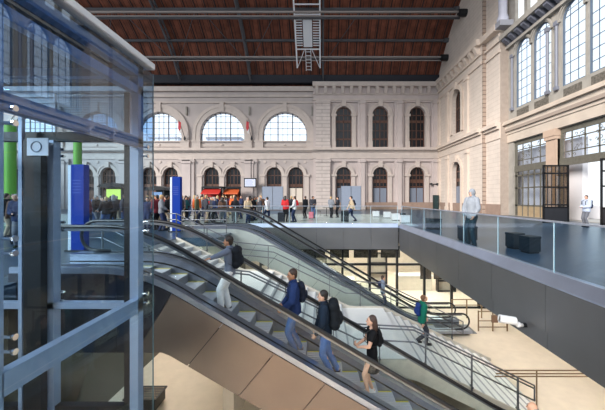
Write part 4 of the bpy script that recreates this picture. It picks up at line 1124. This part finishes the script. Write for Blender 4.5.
    if hs and not g('hood'):
        Hm = MB(); Hm.ell(hc+HR @ V(0, -.024, .034), .088, .098, .098, 16, 12, HR); Hm.ell(hc+HR @ V(0, -.05, -.02), .078, .062, .08, 14, 10, HR)
        if hs == 'long':
            for dx in (-.04, 0, .04): chain(Hm, [hc+HR @ V(dx, -.05, .03), hc+HR @ V(dx*1.2, -.085, -.1), hc+HR @ V(dx*1.1, -.09, -.24)], [.07, .066, .045])
        if hs == 'curly':
            rn = random.Random(3)
            for i in range(26): a = rn.uniform(0, 2*PI); ph = rn.uniform(0, 1.5); Hm.ell(hc+HR @ V(.078*math.sin(ph)*math.cos(a), -.022+.088*math.sin(ph)*math.sin(a)-.0, .035+.085*math.cos(ph)), .028, .028, .026, 8, 6)
        if hs == 'bald':
            Hm = MB(); Hm.ell(hc+HR @ V(0, -.03, -.01), .080, .078, .06, 14, 8, HR)
        res['hair'] = remesh(Hm, 'hair', vox, P['m'].get('hair'), 2)
    res['_pts'] = dict(chest=chest, sh=sh, up=up, fy=fys, lx=lxs, wr=wr, hc=hc, pel=pel)
    return res
PARTNAME = {'shoe0': 'shoe', 'shoe1': 'shoe'}
def person_from(meshes, loc, rz, label, group=None, mats=None, scale=1.0):
    body = bpy.data.objects.new('person', meshes['body']); C.objects.link(body)
    body.location = loc; body.rotation_euler = (0, 0, rz); body.scale = (scale,)*3
    tag(body, label, 'person', group)
    if mats: body.material_slots[0].link = 'OBJECT'; body.material_slots[0].material = mats['skin']
    for k, me in meshes.items():
        if k in ('body', '_pts'): continue
        nm = {'top': 'jacket', 'shoe0': 'shoe', 'shoe1': 'shoe'}.get(k, k)
        o = bpy.data.objects.new(nm, me); C.objects.link(o); o.parent = body
        mk = {'top': 'top', 'trousers': 'bottom', 'shoe0': 'shoe', 'shoe1': 'shoe', 'hair': 'hair'}.get(k)
        if mats and mk: o.material_slots[0].link = 'OBJECT'; o.material_slots[0].material = mats[mk]
    return body
def cl(name, r, g_, b, rough=.8, noise=.08): return mat('cloth_'+name, srgb(r, g_, b), rough, noise=noise, nscale=14, spec=.2)
SKIN1 = mat('skin_light', srgb(214,168,144), .6); SKIN2 = mat('skin_tan', srgb(178,128,100), .6)
HAIRD = mat('hair_dark', srgb(34,26,24), .55, noise=.3, nscale=30); HAIRB = mat('hair_brown', srgb(58,40,32), .55, noise=.3, nscale=30); HAIRG = mat('hair_grey', srgb(150,144,140), .6)
def backpack(person_, res, m, lab, s=1.0, strap=True, m2=None):
    p = res['_pts']; c = p['chest']-p['fy']*(.085+.08*s)-p['up']*.02
    t = empty('backpack', label=lab, cat='backpack')
    t.location = person_.matrix_basis @ c if False else (Matrix.Translation(person_.location) @ Matrix.Rotation(person_.rotation_euler.z, 4, 'Z') @ Matrix.Scale(person_.scale[0], 4)) @ c
    t.rotation_euler = (0, 0, person_.rotation_euler.z); t.scale = person_.scale
    B = MB(); R = Matrix((p['lx'], p['fy'], p['up'])).transposed()
    o0 = Vector((0, 0, 0))
    B.ell(o0, .15*s, .10*s, .23*s, 14, 10, R); 
    for dx in (-.08, .08):
        for dz in (-.14, .12): B.ell(o0+R @ V(dx*s, 0, dz*s), .075*s, .085*s, .09*s, 10, 8, R)
    t_ = remesh(B, 'bag', .016, m, 3); o = bpy.data.objects.new('bag', t_); C.objects.link(o); o.parent = t
    B = MB(); B.ell(R @ V(0, -.085*s, -.07*s), .105*s, .05*s, .10*s, 12, 8, R); B.build('pocket', m2 or m, t, smooth=True)
    B = MB(); B.tube([R @ V(-.03, .03, .21*s), R @ V(-.02, .02, .25*s), R @ V(.02, .02, .25*s), R @ V(.03, .03, .21*s)], .008, 6); B.build('top_handle', BLACKM, t)
    for sx in (-1, 1):
        pts = [R @ V(sx*.09, .06*s, .17*s), R @ V(sx*.11, .12+.06*s, .23), R @ V(sx*.12, .27+.06*s, .14), R @ V(sx*.125, .285+.05*s, -.02), R @ V(sx*.15, .17, -.14), R @ V(sx*.10, .05*s, -.17*s)]
        B = MB(); B.tube(pts, .018, 6, r2=.007); B.build('strap', BLACKM, t, smooth=True)
    return t

def step_foot(X, xs_=0): z, xc = tread(X); return z
def put_on_steps(P, X, Yc, rz, front, back):
    pass
# --- four people riding up the near escalator (they face -X: rz = +90 deg turns +Y to -X)
def esc_pose(X, z0, dx_front, dx_back):
    z, xc = tread(X); return [(-.1, X-xc+.05, z-z0+.08), (.1, X-xc-.07, z-z0+.08)]
def stride_pose(X, z0, dx_front, dx_back):
    """ankle targets in the local frame of a figure at X facing -X standing on the treads"""
    out = []
    for sx, d in ((-1, dx_front), (1, dx_back)):
        Xw = X-d; z, xc = tread(Xw); out.append((sx*.09, X-xc, z-z0+.08))
    return out
YE1 = 6.64
def SC(h, z): return (h-z)/1.76
# 1 grey hoodie, curly dark hair, hand on the handrail behind him
X1 = -2.02; z0 = tread(X1)[0]
ft = esc_pose(X1, z0, .25, 0)
hz = (er(-2.30)+1.04+.045-z0)/SC(.77, z0)
P1 = dict(m=dict(skin=SKIN2, top=cl('grey_blue_hoodie', 104,114,134), bottom=cl('white_trousers', 214,216,222), shoe=cl('dark_shoe', 40,44,60), hair=HAIRD),
          feet=ft, pelz=.92, lean=.03, hair='curly', yaw=.15, pitch=.02,
          hands=[(-.60, .33, hz), (.24, .05, z0*0+.98)], elb=[(-.6, -.4, -.6), (.6, -1, -.2)], pn=[(0, 0, -1), (-1, 0, 0)], hd=[(-.35, .6, -.1), None], leg=1.25, w=1.0)
P1['hands'][0] = (-(YE1-5.93)/SC(.77, z0), .26, hz)
r = figure_meshes(P1, .013); p1 = person_from(r, (X1, YE1, z0), PI/2, 'person in grey hoodie and white trousers riding up with a hand on the handrail', scale=SC(.77, z0))
backpack(p1, r, cl('black_bag', 28,32,40), 'black backpack worn by the person in the grey hoodie', 1.2)
# 2 navy jacket, blue jeans, looks back towards the viewer
X2 = -.60; z0 = min(tread(X2)[0], tread(X2-.4)[0]); ft = esc_pose(X2, z0, .3, 0)
P2 = dict(m=dict(skin=SKIN2, top=cl('navy_jacket', 34,52,96), bottom=cl('blue_jeans', 78,108,158), shoe=cl('grey_shoe', 90,96,106), hair=HAIRB),
          feet=ft, pelz=.92, lean=.05, hair='short', yaw=.35, pitch=.1, thick=.03,
          hands=[(-.2, .26, .98), (.22, .24, .95)], curl=1.0)
r = figure_meshes(P2, .013); p2 = person_from(r, (X2, YE1, z0), PI/2+.15, 'person in navy jacket and blue jeans, second from top of the near escalator', scale=SC(.065, z0))
backpack(p2, r, cl('navy_bag', 30,36,52), 'navy backpack worn by the person in the navy jacket', .95)
# 3 dark coat, jeans, big black backpack
X3 = .08; z0 = min(tread(X3)[0], tread(X3-.4)[0]); ft = esc_pose(X3, z0, .3, 0)
P3 = dict(m=dict(skin=SKIN1, top=cl('teal_black_coat', 30,42,58), bottom=cl('jeans_bright', 66,104,166), shoe=cl('black_shoe', 30,32,40), hair=HAIRD),
          feet=ft, pelz=.92, lean=.06, hair='short', yaw=.1, thick=.026, hands=[(-.22, .2, .92), (.22, .2, .9)], curl=.9)
r = figure_meshes(P3, .013); p3 = person_from(r, (X3, YE1-.02, z0), PI/2, 'person in dark coat and bright blue jeans carrying the biggest black backpack', scale=SC(-.40, z0))
backpack(p3, r, cl('black_bag2', 26,30,36), 'big round black backpack on the person in bright blue jeans', 1.38)
# 4 woman with long dark hair, black dress, white trainers, phone
X4 = 1.10; z0 = min(tread(X4)[0], tread(X4-.4)[0]); ft = esc_pose(X4, z0, .3, 0)
P4 = dict(m=dict(skin=SKIN1, top=cl('black_dress', 20,20,24), bottom=cl('black_dress', 0,0,0), shoe=cl('white_trainer', 228,228,230), hair=mat('hair_dark_brown', srgb(66,44,36), .5, noise=.3, nscale=30)),
          feet=ft, pelz=.92, hair='long', yaw=.12, pitch=-.12, w=.9, bare=True, flare=(-.36, .21, .17), sleeve=.28, collar=False, thick=.012,
          hands=[(-.10, .33, 1.10), (.06, .34, 1.06)], elb=[(-.6, -.4, -1), (.6, -.4, -1)], hd=[(.2, .5, .6), (-.3, .5, .5)], pn=[(.5, -.5, .5), (-.5, -.5, .5)], curl=1.0)
r = figure_meshes(P4, .012); p4 = person_from(r, (X4, YE1, z0), PI/2, 'woman with long brown hair, black dress and white trainers looking at a phone', scale=SC(-.96, z0))
for ch in p4.children:
    if ch.name.startswith('jacket'): ch.name = 'dress'
backpack(p4, r, cl('black_bag3', 24,24,28), 'small black backpack worn over the black dress', .78)
t = empty('phone', label='slim phone held by the woman in the black dress', cat='phone')
t.location = (X4-.40*SC(-.96, z0), YE1+.01, z0+1.17*SC(-.96, z0)); MB().box(-.004, .004, -.036, .036, -.07, .07).build('body', BLACKM, t); MB().box(.004, .005, -.033, .033, -.064, .064).build('display', SCREENB, t)
# green jacket walking down the stairs (faces +X)
XG, YG = (422-322)*10.2/F, 10.2
zg = stair_line(XG)-.02
kq = math.floor((XG-2.42)/TR)
def strd(X): k = math.floor((X-2.42)/TR); return -1.3-9*RI-(k+1)*RI3 if X > 2.42 else -1.3-9*RI
zf, zb = strd(XG+.17), strd(XG-.17)
PG = dict(m=dict(skin=SKIN1, top=cl('green_jacket', 26,112,92), bottom=cl('charcoal_trousers', 58,60,70), shoe=cl('black_shoe', 0,0,0), hair=mat('hair_auburn', srgb(120,84,62), .6)),
          feet=[(-.09, .17, zf-zf+.08), (.09, -.22, zb-zf+.09)], pelz=.92, lean=.08, hair='short', pitch=-.35, hands=[(-.24, .22, .86), (.24, -.05, .84)], thick=.026)
r = figure_meshes(PG, .014); pg = person_from(r, (XG, YG, zf), -PI/2, 'person in green jacket walking down the lower flight of the marble stairs', scale=1.0)
backpack(pg, r, cl('blue_bag', 36,58,120), 'blue backpack on the person in the green jacket', .95)
# small figure on the far escalator, faces right
XS_ = 3.0; zz = tread(XS_)[0]
PS = dict(m=dict(skin=SKIN1, top=cl('slate_jacket', 120,134,156), bottom=cl('dark_jeans', 46,54,74), shoe=cl('black_shoe', 0,0,0), hair=HAIRB), feet=[(-.09, .05, .08), (.09, -.02, .08)], hair='short', pitch=-.1)
r = figure_meshes(PS, .02, False); ps = person_from(r, (XS_, 14.94, zz), -PI/2, 'person in slate jacket riding down the far escalator', scale=.95)
backpack(ps, r, cl('navy_bag2', 28,40,80), 'dark blue backpack on the rider of the far escalator', .9)
# bald person at the stair foot
PB = dict(m=dict(skin=SKIN1, top=cl('blue_jacket', 40,50,84), bottom=cl('dark_jeans', 0,0,0), shoe=cl('black_shoe', 0,0,0), hair=HAIRG), feet=[(-.09, .05, .08), (.09, -.02, .08)], hair='bald', yaw=-.4, w=.9)
r = figure_meshes(PB, .014); pb = person_from(r, (tread(4.63)[1], 6.64, tread(4.63)[0]), PI/2-.3, 'balding person in blue jacket stepping onto the near escalator, last of the riders', scale=SC(-2.88, tread(4.63)[0]))
# hooded person by the right-hand glass
PH = dict(m=dict(skin=SKIN1, top=cl('pale_grey_hoodie', 150,155,164), bottom=cl('dark_teal_jeans', 22,46,58), shoe=cl('black_shoe', 0,0,0), hair=HAIRD), feet=[(-.12, .04, .08), (.13, -.03, .08)], hood=True, thick=.022, lean=-.02,
          hands=[(-.17, .14, .93), (.17, .14, .93)], elb=[(-1, -.5, 0), (1, -.5, 0)], pitch=.0, leg=1.05, yaw=.1, w=.9)
r = figure_meshes(PH, .015); ph_ = person_from(r, (5.0, 10.1, 0), PI/2+.5, 'person in pale hooded jacket and dark teal jeans standing by the right-hand glass', scale=1.08)

# ---- crowd variants (meshes shared, cloth per person)
DM = dict(skin=SKIN1, top=cl('black', 32,33,38), bottom=cl('black', 0,0,0), shoe=cl('black_shoe', 0,0,0), hair=HAIRD)
def cv(**k): d = dict(m=DM); d.update(k); return figure_meshes(d, .03, False)
VAR = [cv(hair='short'), cv(hair='short', feet=[(-.12, .1, .08), (.12, -.08, .08)], hands=[(-.2, .25, 1.0), (.2, .25, 1.02)], thick=.03),
       cv(hair='long', w=.9, thick=.03, hands=[(-.15, .3, 1.12), (.24, .05, .85)]), cv(hair='short', w=1.1, thick=.04, yaw=.5, hands=[(-.1, .25, 1.1), (.12, .25, 1.1)]),
       cv(hair='long', yaw=-.5, thick=.02, w=.88), cv(hair='short', feet=[(-.09, .28, .08), (.09, -.30, .10)], hands=[(-.24, -.18, .84), (.24, .25, .88)], lean=.06, pelz=.88, thick=.025)]
COL = dict(black=(34,35,40), charcoal=(62,64,72), navy=(38,48,78), grey=(120,124,132), brown=(96,72,60), burgundy=(108,42,52), red=(190,46,50), beige=(186,166,140), olive=(88,92,70), blue=(60,96,160), white=(214,214,218), orange=(214,104,52), teal=(50,104,112), pink=(196,130,140))
BOT = dict(black=(34,35,40), navy=(38,48,78), grey=(110,112,120), denim=(74,96,136), beige=(176,160,138))
used = set(); rnd = random.Random(11); spots = []
HAIRS = [HAIRD, HAIRB, HAIRG, HAIRD, mat('hair_blond', srgb(184,154,110), .6)]
def add_person(X, Y, rz, top, bot, place, var=None, group=None, scale=None, garment='jacket', hair=None):
    m = dict(skin=rnd.choice([SKIN1, SKIN1, SKIN2]), top=cl(top, *COL[top]), bottom=cl(bot+'_b', *BOT[bot]), shoe=cl('black_shoe', 0,0,0), hair=hair or rnd.choice(HAIRS))
    spots.append((X, Y))
    return person_from(VAR[var if var is not None else rnd.randrange(5)], (X, Y, 0), rz, 'person in %s %s and %s trousers, %s' % (top, garment, bot, place), group, m, scale or rnd.uniform(.93, 1.04))
combos = [(t_, b_) for t_ in COL for b_ in BOT]; wts = {'black': 5, 'charcoal': 4, 'navy': 3, 'grey': 3, 'brown': 2, 'burgundy': 1.5, 'red': .9, 'white': .6, 'orange': .8, 'blue': 1.5, 'pink': .3, 'teal': .6}
def crowd(pxa, pxb, Ya, Yb, n, place, grp, prefer=None, mind=.68):
    k = 0; tries = 0; mine = set()
    while k < n and tries < 900:
        tries += 1
        px_ = rnd.uniform(pxa, pxb); Y = rnd.uniform(Ya, Yb); X = (px_-322)*Y/F
        if any((X-a)**2+(Y-b)**2 < mind**2 for a, b in spots): continue
        if -6.6 < X < 5 and Y < 17.9: continue
        if Y < 15 and X > -6.45: continue
        if abs(X+7.28) < .7 and abs(Y-9.1) < .6 or abs(X+6.95) < .7 and abs(Y-14.3) < .6: continue
        if abs(X+16.7) < 1.5 and 23.5 < Y < 26 or abs(X+13.9) < 1.3 and 24.8 < Y < 27.2: continue
        av = [c for c in combos if c not in mine]
        c = rnd.choices(av, [wts.get(a, 1)*(prefer or {}).get(a, 1) for a, b in av])[0]; mine.add(c)
        add_person(X, Y, rnd.uniform(-PI, PI), c[0], c[1], place, group=grp, garment=rnd.choice(['coat', 'jacket'])); k += 1
# fixed people on the far side
add_person(-3.62, 20.2, PI/2-.5, 'white', 'navy', 'walking alone behind the far glass', 5, garment='shirt', scale=.98, hair=HAIRD)
add_person(-2.47, 20.3, -.3, 'red', 'black', 'standing with a black suitcase', 2, garment='coat', scale=1.0)
add_person(-2.10, 20.8, .3, 'charcoal', 'navy', 'between the red coat and red backpack', 1, scale=1.0)
pr = add_person(-1.82, 20.1, PI/2, 'white', 'navy', 'wearing a red backpack', 1, garment='jacket', scale=.98, hair=HAIRB)
backpack(pr, VAR[1], cl('red_bag', 190,40,50), 'red backpack in the group behind the far glass', .95)
add_person(-1.3, 23.6, .8, 'black', 'black', 'first of the pair by the pink suitcase', 0, scale=1.0)
add_person(-.72, 23.9, -2.6, 'charcoal', 'denim', 'second of the pair by the pink suitcase', 3, scale=1.0, hair=HAIRD)
add_person(.72, 24.3, -.6, 'grey', 'charcoal' if False else 'black', 'left one of the two talking at the centre', 1, scale=.98)
add_person(1.3, 24.7, 1.2, 'charcoal', 'black', 'second of the two talking near the tan coat', 3, scale=.96)
pt = add_person(2.05, 20.8, PI/2, 'beige', 'navy', 'walking with a dark backpack past the black bin', 5, garment='coat', scale=1.02, hair=HAIRD)
backpack(pt, VAR[5], cl('navy_bag3', 34,38,56), 'dark backpack on the person in the beige coat', 1.0)
pd = person_from(VAR[3], (14.6, 16.7, 0), PI/2, 'person with pale jacket and dark blue backpack standing in the bright doorway at the right', None,
                 dict(skin=SKIN1, top=cl('pale_jacket', 190,200,220), bottom=cl('grey_b', 110,112,120), shoe=cl('black_shoe', 0,0,0), hair=HAIRD), 1.0)
backpack(pd, VAR[3], cl('navy_bag4', 34,46,80), 'dark blue backpack on the person in the bright doorway', 1.1)
crowd(146, 182, 14.6, 21, 26, 'in the crowd round the farther blue totem', 'crowd round the farther blue totem', {'black': 3, 'navy': 2, 'charcoal': 2})
crowd(182, 225, 18.2, 27, 26, 'queueing behind the far escalator head', 'queue behind the far escalator', {'grey': 2, 'navy': 2, 'orange': 1})
crowd(222, 262, 18.3, 29, 24, 'queueing before the red and orange stalls', 'queue before the stalls', {'orange': 4, 'red': 3, 'blue': 3})
crowd(76, 132, 14.5, 22, 26, 'in the crowd seen through the lift glass', 'crowd seen through the lift', {'black': 3, 'burgundy': 4})
crowd(2, 44, 9.5, 14, 9, 'in the group at far left', 'people at the far left behind the lift', {'black': 3, 'brown': 3}, .6)
# hi-vis worker by the lift edge
# luggage
def suitcase(X, Y, m, lab, h=.62, wd=.42):
    t = empty('suitcase', (X, Y, 0), 0, lab, 'suitcase')
    MB().box(-wd/2, wd/2, -.13, .13, .06, h).build('shell', m, t, bevel=.03)
    for sx in (-1, 1):
        for sy in (-1, 1): MB().tube([(sx*(wd/2-.05)-.012, sy*.09, .03), (sx*(wd/2-.05)+.012, sy*.09, .03)], .03, 10).build('wheel', BLACKM, t)
    B = MB(); B.tube([(-.1, .08, h-.01), (-.1, .08, h+.3), (.1, .08, h+.3), (.1, .08, h-.01)], .01, 6); B.build('handle', IRON, t)
suitcase(-2.65, 19.7, cl('black_case', 34,38,46), 'black suitcase beside the person in the red coat', .66, .44)
suitcase(-.82, 22.9, cl('pink_case', 186,110,126), 'pink suitcase in front of the standing pair', .55, .35)
suitcase(1.5, 19.9, cl('black_case2', 28,36,42), 'large black suitcase left of the beige coat', .74, .5)
